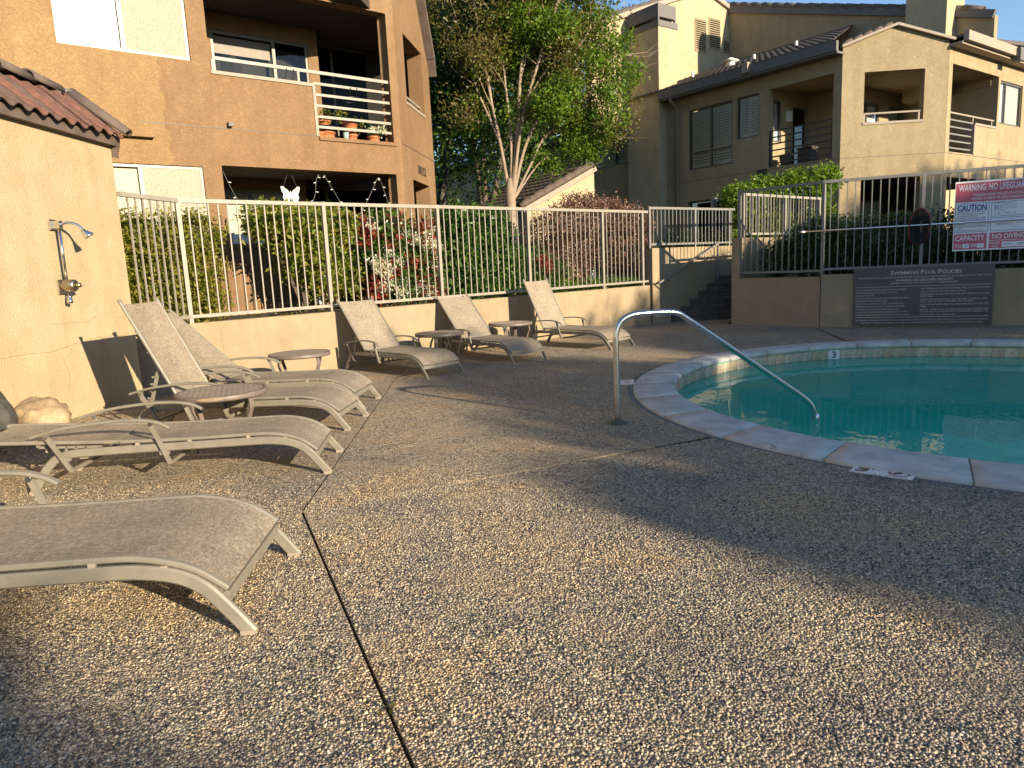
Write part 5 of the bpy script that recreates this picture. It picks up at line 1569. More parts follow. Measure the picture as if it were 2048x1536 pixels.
# ------------------------------------------------------------------ pool handrail
A0, B0 = Vector((0.88, 5.89, 0)), Vector((2.78, 6.36, 0))
e2 = (B0 - A0).normalized()
prof = [(0, -.0), (0, .35), (0, .66), (.004, .76), (.045, .855), (.135, .905), (.26, .916), (.47, .914), (.57, .898), (.66, .842), (1.0, .612), (1.4, .340), (1.72, .122), (1.84, .035), (1.905, -.04), (1.945, -.15), (1.955, -.30), (1.957, -.85)]
path = []
for i in range(len(prof)):
    path.append(A0 + e2 * prof[i][0] + Vector((0, 0, prof[i][1])))
path = smooth_path(path, 4)
ph_ = thing('pool_handrail', 'bent stainless steel handrail leading from the deck into the pool', 'handrail', A0)
mb = MB(); mb.tube(path, .0245, 16); part('tube', mb, M['steel'], ph_)
mb = MB(); mb.lathe([(.085, 0.0005), (.085, .008), (.06, .018), (.030, .024), (.0248, .03)], A0, 24); part('base_plate', mb, M['flange'], ph_)
mb = MB(); mb.lathe([(.027, -.2), (.027, -.1)], A0 + e2 * 1.948, 14); part('sleeve', mb, M['chrome'], ph_)

# ------------------------------------------------------------------ outdoor shower on the pool-house wall
SHc = lambda u, d, z: SWf(u, d, z)
sh = thing('outdoor_shower', 'exposed chrome outdoor shower on the peach stucco wall', 'shower', SWf(-.30, .06, 1.3))
mb = MB(SWf); mb.tube([(-.30, .07, 1.42), (-.30, .07, 1.93)], .016, 10); part('riser_pipe', mb, M['chrome'], sh)
mb = MB(SWf); mb.box(-.345, -.255, 0.0, .022, 1.90, 2.00); mb.box(-.325, -.275, .02, .095, 1.915, 1.985); part('wall_bracket', mb, M['chrome'], sh)
mb = MB(SWf); mb.tube(smooth_path([(-.30, .09, 1.95), (-.28, .15, 1.965), (-.255, .22, 1.945), (-.24, .27, 1.89)], 4), .014, 10); part('shower_arm', mb, M['chrome'], sh)
mb = MB(SWf); mb.tube([(-.241, .262, 1.90), (-.238, .272, 1.882), (-.226, .305, 1.838), (-.222, .313, 1.825)], [.018, .022, .048, .046], 14); part('shower_head', mb, M['chrome'], sh)
mb = MB(SWf); mb.box(-.35, -.25, 0.0, .02, 1.29, 1.43); part('wall_plate', mb, M['chrome'], sh)
mb = MB(SWf); mb.tube([(-.30, .02, 1.37), (-.30, .07, 1.37), (-.30, .15, 1.37), (-.30, .16, 1.37)], [.05, .058, .058, .045], 16); mb.tube([(-.30, .16, 1.37), (-.30, .205, 1.37)], .022, 12); part('valve_body', mb, M['brass'], sh)
mb = MB(SWf); mb.tube([(-.30, .205, 1.37), (-.30, .235, 1.37)], [.012, .008], 10); part('valve_knob', mb, M['brass'], sh)
mb = MB(SWf); mb.tube([(-.30, .075, 1.33), (-.30, .075, 1.27), (-.30, .075, 1.265), (-.30, .075, 1.235), (-.30, .075, 1.23), (-.30, .075, 1.20)], [.016, .016, .024, .024, .028, .028], 12); part('hose_outlet', mb, M['chrome'], sh)

# ------------------------------------------------------------------ signs
def panel(mb, u0_, u1_, z0_, z1_, d):
    mb.add([(u0_, d, z0_), (u1_, d, z0_), (u1_, d, z1_), (u0_, d, z1_)], [(0, 1, 2, 3)])
ws = thing('warning_sign', 'red, white and blue pool warning sign wired to the grey fence', 'sign', RW2(2.7, -.03, 1.26))
U0, U1, Z0, Z1, D = 2.035, 3.62, 1.262, 2.392, -.022
mb = MB(RW2); mb.box(U0, U1, D - .008, D, Z0, Z1); part('board', mb, M['sign_w'], ws)
red, blue, blk, wht, gap = MB(RW2), MB(RW2), MB(RW2), MB(RW2), MB(RW2)
d1, d2 = D + .0012, D + .0024
panel(red, U0 + .012, U1 - .012, 2.055, 2.365, d1)
put_text(wht, 'WARNING: NO LIFEGUARD ON DUTY', U0 + .05, 2.235, .105, d2, width=1.36, bold=.012)
put_text(wht, 'CHILDREN UNDER THE AGE OF 14 SHALL NOT USE POOL', U0 + .26, 2.145, .040, d2, width=.98, bold=.006)
put_text(wht, 'WITHOUT A PARENT OR ADULT GUARDIAN IN ATTENDANCE', U0 + .235, 2.083, .040, d2, width=1.02, bold=.006)
panel(red, U0 + .012, U0 + .485, Z0 + .022, 1.540, d1)
panel(red, U0 + .520, U1 - .012, Z0 + .022, 1.540, d1)
put_text(wht, 'CAPACITY', U0 + .035, 1.425, .090, d2, width=.415, bold=.012)
put_text(wht, 'POOL', U0 + .035, 1.315, .058, d2, width=.10, bold=.008)
put_text(wht, 'SPA', U0 + .262, 1.315, .058, d2, width=.085, bold=.008)
panel(wht, U0 + .145, U0 + .238, 1.305, 1.375, d2); panel(wht, U0 + .352, U0 + .448, 1.305, 1.375, d2)
put_text(blk, '35', U0 + .172, 1.323, .034, d2 + .001); put_text(blk, '5', U0 + .385, 1.323, .034, d2 + .001)
put_text(wht, 'NO DIVING', U0 + .56, 1.440, .080, d2, width=.46, bold=.012)
panel(wht, U0 + .525, U1 - .02, 1.408, 1.416, d2)
put_text(wht, 'POOL/SPA', U0 + .54, 1.350, .038, d2, width=.13, bold=.006); put_text(wht, 'HOURS', U0 + .565, 1.298, .032, d2, width=.08, bold=.006)
panel(wht, U0 + .70, U0 + 1.15, 1.30, 1.385, d2)
put_text(blk, '9AM - 10PM', U0 + .73, 1.328, .034, d2 + .001, width=.30)
def frame(mb, a, b, c, e, w=.006):
    panel(mb, a, b, c, c + w, d1); panel(mb, a, b, e - w, e, d1); panel(mb, a, a + w, c + w, e - w, d1); panel(mb, b - w, b, c + w, e - w, d1)
frame(blk, U0 + .018, U0 + .495, 1.565, 2.035)
frame(blk, U0 + .525, U1 - .02, 1.565, 1.78); frame(blk, U0 + .525, U1 - .02, 1.80, 2.035)
put_text(blue, 'CAUTION', U0 + .045, 1.915, .095, d2, width=.415, bold=.035)
lines = ['1. ELDERLY PERSONS, PREGNANT WOMEN, INFANTS AND THOSE WITH', 'HEALTH CONDITIONS REQUIRING MEDICAL CARE SHOULD CONSULT', 'WITH A PHYSICIAN BEFORE ENTERING THE SPA.', '2. UNSUPERVISED USE BY CHILDREN UNDER THE AGE OF 14 IS PROHIBITED.',
         '3. HOT WATER IMMERSION WHILE UNDER THE INFLUENCE OF ALCOHOL,', 'NARCOTICS, DRUGS OR MEDICINES MAY LEAD TO SERIOUS', '4. DO NOT USE ALONE.', '5. LONG EXPOSURE MAY RESULT IN HYPERTHERMIA, NAUSEA, DIZZINESS', 'OR FAINTING.', '6. HOT WATER IMMERSION CAN BE HAZARDOUS TO YOUR HEALTH.']
for i, l in enumerate(lines):
    put_text(blk, l, U0 + .032 + (0 if l[0].isdigit() else .014), 1.885 - i * .0335, .019, d2, width=min(.43, .0072 * len(l)), bold=.01)
put_text(blk, 'IN EMERGENCY CALL', U0 + .545, 2.005, .020, d2, width=.15, bold=.008)
put_text(blue, '911', U0 + .565, 1.90, .085, d2, width=.10, bold=.012)
panel(blk, U0 + .695, U0 + .699, 1.885, 2.03, d1); panel(blk, U0 + .531, U0 + .72, 1.885, 1.889, d1)
for i in range(4):
    put_text(blue, ['NON EMERGENCY CALL', 'MANAGEMENT OFFICE', 'POOL OPERATOR', 'COUNTY HEALTH'][i], U0 + .71, 2.005 - i * .03, .016, d2, width=.17)
put_text(blk, '510 - 790 - 5', U0 + .57, 1.828, .032, d2, width=.30)
put_text(blk, '39206 GUARDINO', U0 + .56, 1.715, .028, d2, width=.30); put_text(blk, 'FREMONT  CA', U0 + .61, 1.655, .028, d2, width=.22)
part('red_print', red, M['sign_r'], ws); part('blue_lettering', blue, M['sign_b'], ws); part('black_lettering', blk, M['sign_k'], ws); part('white_lettering', wht, M['sign_w'], ws)

pq = thing('policy_plaque', 'brown plaque headed Swimming Pool Policies, leaning on the planter wall', 'sign', RW2(1.6, .03, 0))
U0, U1, Z0, Z1, D = .545, 2.655, .02, 1.035, .03
mb = MB(RW2); mb.box(U0, U1, .006, D, Z0, Z1); part('board', mb, M['sign_g'], pq)
tx = MB(RW2); d2 = D + .0012
def smallcaps(s, u, z, h, width, align='C'):
    """capitals with larger initials, laid out word by word"""
    ws_ = s.split(' ')
    total = 0; items = []
    for w in ws_:
        vs, _ = text_geo(w[0].upper(), .01); a = (vs[:, 0].max() - vs[:, 0].min()) * 1.25
        b = 0
        if len(w) > 1:
            vs, _ = text_geo(w[1:].upper(), .01); b = vs[:, 0].max() - vs[:, 0].min()
        items.append((w, a, b)); total += a + b + .08 + .42
    k = width / (total - .42)
    x = u - (width / 2 if align == 'C' else 0)
    for w, a, b in items:
        put_text(tx, w[0].upper(), x, z, h * 1.25, d2, width=a * k, bold=.01); x += (a + .08) * k
        if b: put_text(tx, w[1:].upper(), x, z, h, d2, width=b * k, bold=.01)
        x += (b + .42) * k
UC = (U0 + U1) / 2
smallcaps('Swimming Pool Policies', UC + .05, .905, .056, 1.06)
put_text(tx, 'THE SWIMMING POOL & THE SPA ARE RESERVED FOR THE EXCLUSIVE USE OF RESIDENTS OF ADOBE HILLS AND THEIR GUESTS', UC + .02, .845, .026, d2, width=2.0, align='C')
put_text(tx, 'WARNING: NO LIFEGUARD ON DUTY', UC + .03, .790, .034, d2, width=.86, align='C', bold=.014)
put_text(tx, 'MEMBERS AND GUESTS USE THE FACILITY AT THEIR OWN RISK', UC + .03, .748, .022, d2, width=1.0, align='C', bold=.008)
panel(tx, U0 + .04, U1 - .05, .698, .704, d2); panel(tx, U0 + .04, U1 - .05, .168, .174, d2)
L_ = ['ALL VISITORS MUST BE ACCOMPANIED BY A RESIDENT', 'PLEASE SHOWER BEFORE ENTERING THE POOL', 'NO DIVING ALLOWED', 'NO FOOD, DRINKS OR GLASS CONTAINERS IN POOL AREA', 'PROPER SWIM WEAR MUST BE WORN', 'NO CUT-OFFS, LEOTARDS, STREET CLOTHING, ETC.', 'PERSONS WITH LONG HAIR MUST WEAR BATHING CAPS', 'NO ADHESIVE BANDAGES ALLOWED IN THE POOL', 'PERSONS WITH SKIN INFECTIONS, OPEN WOUNDS OR ANY', 'COMMUNICABLE DISEASE MAY NOT ENTER THE POOL OR SPA']
for i, l in enumerate(L_):
    put_text(tx, l, U0 + .045, .640 - i * .0485, .024, d2, width=.0170 * len(l))
R__ = ['ANY PERSON WHO IS INCONTINENT WILL NOT BE ALLOWED', 'USE OF THE EITHER THE POOL OR SPA', 'BOISTEROUS OR ROWDY PLAY ARE NOT PERMITTED IN THE', 'POOL AREA', 'FLOTATION DEVICES MAY ONLY BE USED IN SUCH A WAY', 'THAT THEY DO NOT INTERFERE WITH OTHERS', 'INDOOR LAP SWIMMING WILL BE AVAILABLE AT SPECIFIC', 'TIMES', 'RADIOS, CASSETTE/CD PLAYERS (EXCLUDING THOSE USED', 'FOR AN AQUA CLASS) ARE NOT ALLOWED BY THE POOL OR', 'UNLESS USED WITH EARPHONES']
zz = .640
for i, l in enumerate(R__):
    put_text(tx, l, UC - .01, zz, .024, d2, width=.0205 * len(l)); zz -= .036 if i % 2 == 0 and i else .050
put_text(tx, 'IN ORDER TO PRESERVE THE SAFETY OF ALL THOSE WHO ENJOY OUR POOL FACILITIES, ADOBE HILLS AQUATIC RESIDENTS RESERVE', UC, .110, .022, d2, width=2.0, align='C')
put_text(tx, 'THE RIGHT TO REFUSE ANY PERSONS WHO ARE NOT ADHERING TO THESE RULES OR ARE A DANGER OR NUISANCE TO OTHERS', UC, .062, .022, d2, width=1.85, align='C')
part('lettering', tx, M['sign_t'], pq)

# skimmer pole with net hung on the fence
sk = thing('skimmer_net', 'long silver pool pole with black leaf net and red rim hung across the grey fence', 'pool net', RW2(1.5, .02, 1.72))
mb = MB(RW2); mb.tube([(-.30, .015, 1.725), (1.6, .02, 1.728), (4.4, .02, 1.735)], .016, 10); part('pole', mb, M['chrome'], sk)
mb = MB(RW2); mb.tube([(-.36, .015, 1.722), (-.28, .015, 1.725)], [.014, .020], 10); part('pole_tip', mb, M['white'], sk)
cx_, cz_ = 1.515, 1.70
rim = [(cx_ + .165 * math.cos(a) * (1 if math.cos(a) > 0 else .92), .05 + .02 * math.sin(a), cz_ + .30 * math.sin(a) + .03 * math.cos(a)) for a in np.linspace(0, 2 * math.pi, 33)]
mb = MB(RW2); mb.tube(rim, .011, 6, False); part('net_rim', mb, M['netr'], sk)
mb = MB(RW2)
for k in range(-13, 14):
    x = k * .0118
    h = .30 * math.sqrt(max(0, 1 - (x / .165) ** 2))
    pts = [(cx_ + x, .05 - .12 * (1 - (x / .165) ** 2) * math.sin(math.pi * j / 8), cz_ - h + 2 * h * j / 8 + .03 * x / .165) for j in range(9)]
    mb.tube(pts, .0042, 4)
for k in range(-24, 25):
    z = k * .0121
    w = .16 * math.sqrt(max(0, 1 - (z / .30) ** 2))
    pts = [(cx_ - w + 2 * w * j / 6, .05 - .12 * math.sin(math.pi * j / 6) * (1 - (z / .30) ** 2), cz_ + z) for j in range(7)]
    mb.tube(pts, .0045, 4)
part('net_mesh', mb, M['net'], sk, kind='stuff')

# ------------------------------------------------------------------ depth tiles
def ground_frame(o, ang):
    c, s = math.cos(R_(ang)), math.sin(R_(ang))
    return lambda x, lift, y: (o[0] + x * c - y * s, o[1] + x * s + y * c, 0.0045 + lift)
def disc(mb, x, y, r0_, r1_, lift, a0=0, a1=360, n=28):
    vs, fs = [], []
    for k in range(n + 1):
        a = R_(a0 + (a1 - a0) * k / n)
        vs += [(x + r0_ * math.cos(a), lift, y + r0_ * math.sin(a)), (x + r1_ * math.cos(a), lift, y + r1_ * math.sin(a))]
    mb.add(vs, [(2 * k, 2 * k + 1, 2 * k + 3, 2 * k + 2) for k in range(n)])
GA = ground_frame((2.065, 4.245), -41.5)
dt = thing('depth_marker', 'white 3 FT and no-diving deck tiles on the near side of the pool', 'depth marker', GA(.15, 0, .07))
for x in (0, .176):
    mb = MB(GA); mb.box(x, x + .172, -.006, .001, 0, .160); part('tile', mb, M['tile_w'], dt)
tb, tk, tr_ = MB(GA), MB(GA), MB(GA)
put_text(tb, '3', .018, .030, .098, .0018, width=.078, bold=.06)
put_text(tk, 'FT', .108, .088, .036, .0018, width=.052, bold=.01)
disc(tr_, .262, .088, .046, .062, .0018); tr_.bar((.220, .0018, .055), (.304, .0018, .121), .013, .0004, side=(.6, 0, -.8))
disc(tk, .279, .104, .0, .009, .0022, n=12); tk.bar((.236, .0022, .068), (.273, .0022, .096), .012, .0003); tk.bar((.244, .0022, .100), (.270, .0022, .082), .007, .0003)
put_text(tk, 'NO DIVING', .20, .006, .016, .0018, width=.12)
part('brown_numeral', tb, M['ink_br'], dt); part('black_lettering', tk, M['sign_k'], dt); part('red_symbol', tr_, M['ink_red'], dt)
GB = ground_frame((1.205, 7.79), 80)
dt2 = thing('depth_marker', 'small white depth tiles beside the far left edge of the pool', 'depth marker', GB(.1, 0, .07))
tb, tk, tr_ = MB(GB), MB(GB), MB(GB)
for x in (0, .158):
    mb = MB(GB); mb.box(x, x + .154, -.006, .001, -.15, 0); part('tile', mb, M['tile_w'], dt2)
def put_rot(mb, s, x, y, h, lift, width, bold=0):
    tmp = MB(); put_text(tmp, s, 0, 0, h, 0, width=width, bold=bold)
    mb.add([(x - a, lift, y - b) for a, _, b in tmp.v], tmp.f)
put_rot(tb, '3', .130, -.035, .082, .0018, .062, .03); put_rot(tk, 'FT', .058, -.06, .028, .0018, .04)
disc(tr_, .238, -.062, .040, .052, .0018); tr_.bar((.203, .0018, -.09), (.273, .0018, -.034), .011, .0004, side=(.6, 0, -.8))
part('brown_numeral', tb, M['ink_br'], dt2); part('black_lettering', tk, M['sign_k'], dt2); part('red_symbol', tr_, M['ink_red'], dt2)
# tile with a 3 on the far waterline
ang3 = 88.0
th3 = Vector((1657.5, 0, 0))
x3, y3 = 4.66, 10.16
a3 = math.degrees(math.atan2(y3 - IC[1], x3 - IC[0]))
px, py = circ(IC, TR - .0085, a3)
WT = FR((px, py), -(a3 - 90) + 90)
dm = thing('waterline_number', 'white waterline tile reading 3 on the far pool wall', 'depth marker', (px, py, -.12))
mb = MB(WT); mb.box(-.085, .085, -.004, .002, -.235, -.052); part('tile', mb, M['tile_w'], dm)
mb = MB(WT); put_text(mb, '3', 0, -.160, .092, .0032, width=.062, align='C', bold=.012); part('numeral', mb, M['sign_k'], dm)

# ------------------------------------------------------------------ bollard lights, leaf litter
def bollard(label, c, h, r):
    t = thing('bollard_light', label, 'bollard light', c)
    mb = MB(); mb.lathe([(r, 0), (r, h * .62)], c, 16); part('post', mb, M['fixture'], t)
    for k in range(4):
        z = h * (.64 + .07 * k)
        mb = MB(); mb.lathe([(r * .75, z), (r * 1.06, z + .004), (r * 1.0, z + h * .035), (r * .7, z + h * .05)], c, 16); part('louvre_ring', mb, M['steel'], t)
    mb = MB(); mb.lathe([(r, h * .92), (r, h * .99), (r * .9, h)], c, 16); part('cap', mb, M['steel'], t)
bollard('silver louvred bollard light behind the fence below the leafy espalier shrub', (-3.00, 11.38, .78), .44, .065)
bollard('short grey bollard light in the ground cover by the purple shrub', (1.80, 15.15, .78), .42, .06)
def litter(label, c, r, n, cat='dry leaves'):
    P = np.array([(c[0] + random.uniform(-r, r), c[1] + random.uniform(-r, r), random.uniform(.006, .03) + c[2]) for _ in range(n)])
    o = leaf_cloud('dry_leaf', P, .035, LEAF['brown'], aspect=.45, up=1)
    tag(o, label, cat)
litter('tiny dry sprig lying on the coping joint in front of the handrail', (1.80, 4.80, .012), .02, 5)
litter('small dry sprig on the deck by the farthest lounger', (1.62, 11.00, 0), .03, 5)
P = np.array([(random.uniform(-1.3, -.5), 0, 0) for _ in range(1)])
litter('few yellow leaves caught in the deck joint near the bottom', (-.43, 2.02, -.004), .03, 7)

# ------------------------------------------------------------------ shrubs behind the fence
HF = FR(WL(-1.74, -1.07, 0)[:2], 48.8)
def shrub(name, label, blobs, n, mat, size, stems=None, aspect=.5, clump=.08, per=14, extra=(), cat='shrub', group=None, shell=.55, base=None):
    b0 = blobs[0]
    t = thing(name, label, cat, base or (b0[0], b0[1], .79), group)
    P, mx = blob_points(blobs, n, clump, per, shell)
    P[:, 2] = np.maximum(P[:, 2], .80)
    leaf_cloud('foliage', P, size, mat, t, aspect, mx)
    for nm, cnt, mt, sz, asp, bl in extra:
        P, mx = blob_points(bl or blobs, cnt, .035, 7, .9)
        P[:, 2] = np.maximum(P[:, 2], .82)
        leaf_cloud(nm, P, sz, mt, t, asp, mx)
    mb = MB()
    for s in (stems or []):
        mb.tube(s[0], s[1], 6)
    if stems:
        part('stems', mb, M['bark_d'], t)
    return t
def hb(u, d, z, ru, rd, rz, w=1.0):
    p = HF(u, d, z)
    r = max(ru, rd)
    return (p[0], p[1], z, ru * .80 + rd * .2, ru * .72 + rd * .28, rz, w)
def stem(u, d, z1, lean=.1, r=.02, k=3):
    out = []
    for i in range(k):
        a = random.uniform(-1, 1)
        b = HF(u, d, .72); m_ = HF(u + a * lean * .5, d, .72 + (z1 - .72) * .55); c = HF(u + a * lean, d + random.uniform(-.1, .1), z1)
        out.append(([b, m_, c], [r, r * .7, r * .35]))
    return out
shrub('hedge_shrub', 'dense yellow-green clipped shrub in the fence corner by the pool house', [hb(u, .15 + random.uniform(-.1, .1), z, .34, .30, .30) for u in (-.75, -.35, .05, .40) for z in (1.1, 1.5, 1.95)], 26000, LEAF['yellow'], .068, stem(-.2, 0, 1.7, .6, .02, 6), .42, .07)
shrub('espalier_shrub', 'fan-shaped green shrub with reddish tips in front of the orange patio', [hb(1.85, .1, 2.12, .66, .22, .22, 1.3), hb(1.45, .1, 2.2, .3, .2, .2), hb(2.45, .1, 2.05, .50, .22, .30), hb(2.1, .1, 1.65, .52, .22, .36), hb(2.25, .1, 1.35, .36, .2, .28), hb(2.80, .1, 1.3, .22, .18, .3, .6)], 13000, LEAF['vine'], .095, stem(2.0, .1, 2.1, .7, .022, 7), .45, .08)
RB = [hb(3.55, .1, 2.05, .50, .30, .26), hb(3.35, .1, 1.7, .46, .3, .34), hb(3.95, .1, 1.65, .46, .3, .36), hb(3.7, .1, 1.2, .52, .3, .34), hb(4.2, .1, 1.25, .36, .28, .34)]
shrub('red_tip_shrub', 'shrub with red new leaves and white flower heads, in the middle of the fence', RB, 9500, LEAF['glossy'], .09, stem(3.7, .1, 1.8, .5, .02, 6), .42, .08,
      extra=(('red_leaves', 2600, LEAF['red'], .11, .34, [hb(random.uniform(3.0, 4.5), .36 + random.uniform(-.1, .1), random.uniform(.95, 2.3), .15, .08, .13) for _ in range(26)]), ('flower_heads', 3600, LEAF['white'], .036, .9, [hb(random.uniform(3.05, 4.45), .44 + random.uniform(-.08, .08), random.uniform(.95, 2.2), .085, .05, .06) for _ in range(34)])))
shrub('broadleaf_shrub', 'tall glossy green broadleaf shrub right of the red-tipped one', [hb(u, 0.1, z, .42, .34, .36) for u in (4.95, 5.4, 5.8) for z in (1.15, 1.6, 2.08)], 16000, LEAF['glossy'], .105, stem(5.4, 0, 2.0, .4, .025, 6), .48, .08)
shrub('nandina_shrub', 'airy mixed green shrub with red sprays at the foot of the multi-stemmed tree', [hb(6.5, -.2, 1.3, .50, .4, .46), hb(7.05, -.2, 1.35, .40, .4, .40), hb(6.2, .1, 1.0, .35, .3, .25), hb(7.5, -.1, 1.15, .4, .3, .33)], 12000, LEAF['green'], .068, stem(6.6, -.2, 1.7, .4, .012, 8), .36, .08, extra=(('red_leaves', 500, LEAF['red'], .065, .3, [hb(6.95, .3, 1.42, .10, .08, .10), hb(7.1, .3, 1.3, .07, .07, .1)]),))
shrub('purple_shrub', 'large dark purple-leaved shrub at the right end of the long fence', [hb(u, -.9 + random.uniform(-.15, .15), z, .62, .5, .52) for u, z in ((8.35, 1.5), (8.35, 2.0), (8.9, 1.3), (9.0, 2.3), (9.6, 2.45), (9.7, 1.7), (10.3, 2.3), (10.4, 1.5), (10.9, 1.9), (11.2, 2.2), (11.2, 1.4))], 36000, LEAF['purple'], .064, stem(9.6, -.9, 2.2, 1.0, .03, 9), .55, .08)
P, mx = box_points(HF, 6.3, 9.4, .0, .85, .80, .98, 3600, .03)
o = leaf_cloud('ground_cover', P, .055, LEAF['bright'], aspect=.8, mix=mx * .8, up=.8); o['kind'] = 'stuff'
P, mx = box_points(HF, -.8, 6.5, .2, .95, .79, .83, 1500, .01)
o = leaf_cloud('leaf_litter', P, .05, LEAF['brown'], aspect=.6, up=1.2); o['kind'] = 'stuff'

def rb_(f, u, d, z, rx, rz, w=1.0):
    p = f(u, d, z); return (p[0], p[1], z, rx, rx, rz, w)
def oleander(label, blobs, n):
    t = thing('oleander_shrub', label, 'shrub', (blobs[0][0], blobs[0][1], .86))
    P, mx = blob_points(blobs, n, .07, 8, .4)
    P[:, 2] = np.maximum(P[:, 2], .88)
    leaf_cloud('foliage', P, .14, LEAF['olive'], t, .17, mx, up=.1, droop=.7)
    mb = MB()
    for b in blobs:
        for k in range(3):
            mb.tube([(b[0] + random.uniform(-.1, .1), b[1] + random.uniform(-.1, .1), .8), (b[0] + random.uniform(-.2, .2), b[1] + random.uniform(-.2, .2), b[2] + b[5] * .8)], [.014, .005], 5)
    part('stems', mb, M['bark_d'], t)
oleander('dark narrow-leaved oleander in the planter corner beside the tall wall end', [rb_(RW1, .75, -.45, 1.25, .30, .35), rb_(RW1, 1.15, -.6, 1.4, .34, .45), rb_(RW1, 1.5, -.55, 1.55, .32, .5)], 5200)
oleander('dark narrow-leaved oleander behind the bend of the planter fence', [rb_(RW2, .2, -.6, 1.45, .42, .5), rb_(RW2, .75, -.55, 1.25, .40, .4), rb_(RW1, 1.75, -.9, 1.5, .36, .5)], 6400)
oleander('dark narrow-leaved oleander behind the skimmer net', [rb_(RW2, 1.3, -.55, 1.2, .40, .36), rb_(RW2, 1.85, -.6, 1.25, .40, .4)], 6000)
oleander('dark narrow-leaved oleander behind the red warning sign', [rb_(RW2, 2.5, -.6, 1.2, .42, .36), rb_(RW2, 3.1, -.6, 1.25, .42, .4), rb_(RW2, 3.7, -.6, 1.2, .42, .4)], 6000)
t = thing('clipped_hedge', 'long flat-topped dark green hedge behind the planter fence', 'hedge', RW2(2.5, -1.9, .86))
P, mx = box_points(RW2, -.2, 6.5, -2.5, -1.55, 0.9, 2.02, 30000, .03, 10, .05)
leaf_cloud('foliage', P, .07, LEAF['dark'], t, .5, mx)
t = thing('bright_hedge', 'bright sunlit green hedge rising behind the stair-top fence', 'hedge', (6.5, 17.5, .93))
bl = [(5.6 + .36 * i, 17.55 + random.uniform(-.1, .1), 2.72 + .055 * i + random.uniform(-.05, .06), .36, .40, .34) for i in range(7)] + [(5.8 + .45 * i, 17.6, 2.0, .4, .35, .5) for i in range(5)] + [(7.45, 17.4, 2.2, .35, .4, .8), (7.5, 17.4, 1.5, .4, .4, .5)]
P, mx = blob_points(bl, 26000, .07, 12, .6)
leaf_cloud('foliage', P, .10, LEAF['bright'], t, .45, mx)
P, mx = box_points(STW, 1.0, 3.0, -.9, -.4, 1.4, 1.95, 1600, .08)
o = leaf_cloud('low_shrub', P, .07, LEAF['dark'], None, .5, mx); tag(o, 'low dark shrub behind the short stair fence', 'shrub')

# ------------------------------------------------------------------ trees
def grow(mb, p, d, r, L, depth, tips, spread=.5, upb=.25):
    d = d.normalized()
    q = p; pts = [p]; rad = [r]
    for i in range(3):
        d = (d + Vector((random.gauss(0, .10), random.gauss(0, .10), random.gauss(0, .06) + upb * .10))).normalized()
        q = q + d * (L / 3); pts.append(q); rad.append(r * (1 - .16 * (i + 1)))
        if depth <= 1: tips.append(q)
    mb.tube(pts, rad, 6 if r > .02 else 4, False)
    if depth == 0:
        return
    for k in range(2 if random.random() < .55 else 3):
        nd = (d + Vector((random.gauss(0, spread), random.gauss(0, spread), random.gauss(0, spread * .5) + upb))).normalized()
        grow(mb, q, nd, rad[-1] * random.uniform(.55, .75), L * random.uniform(.62, .85), depth - 1, tips, spread, upb)

def tree(name, label, base, stems, mat, n, size, bark, group=None, depth=3, clump=.16, per=16, extra=None, trunk=None, spread=.45, cat='tree', upb=.25, aspect=.45, keep=None):
    t = thing(name, label, cat, base, group)
    mb = MB(); tips = []
    if trunk: mb.tube(trunk[0], trunk[1], 10)
    for pts, r in stems:
        P = smooth_path(pts, 3)
        k = len(P)
        mb.tube(P, [r * (1 - .6 * i / (k - 1)) for i in range(k)], 7, False)
        for j in range(2, len(pts)):
            d = (Vector(pts[j]) - Vector(pts[j - 1]))
            for _ in range(2):
                nd = d.normalized() + Vector((random.gauss(0, .55), random.gauss(0, .55), random.gauss(0, .3)))
                grow(mb, Vector(pts[j]), nd, r * .42, random.uniform(.40, .70), depth - 1, tips, spread, upb)
    part('trunk', mb, bark, t)
    T = np.array([tuple(p) for p in tips])
    if keep is not None: T = T[[keep(p) for p in T]]
    if extra is not None:
        T = np.vstack([T, extra])
    k = n // per
    idx = rng.integers(0, len(T), k)
    c = T[idx] + rng.normal(size=(k, 3)) * clump * 1.2
    P = np.repeat(c, per, axis=0) + rng.normal(size=(k * per, 3)) * clump * .8
    mx = np.repeat(rng.uniform(0, 1, k), per) * .6 + rng.uniform(0, .4, k * per)
    leaf_cloud('crown', P, size, mat, t, aspect, mx)
    return t, T
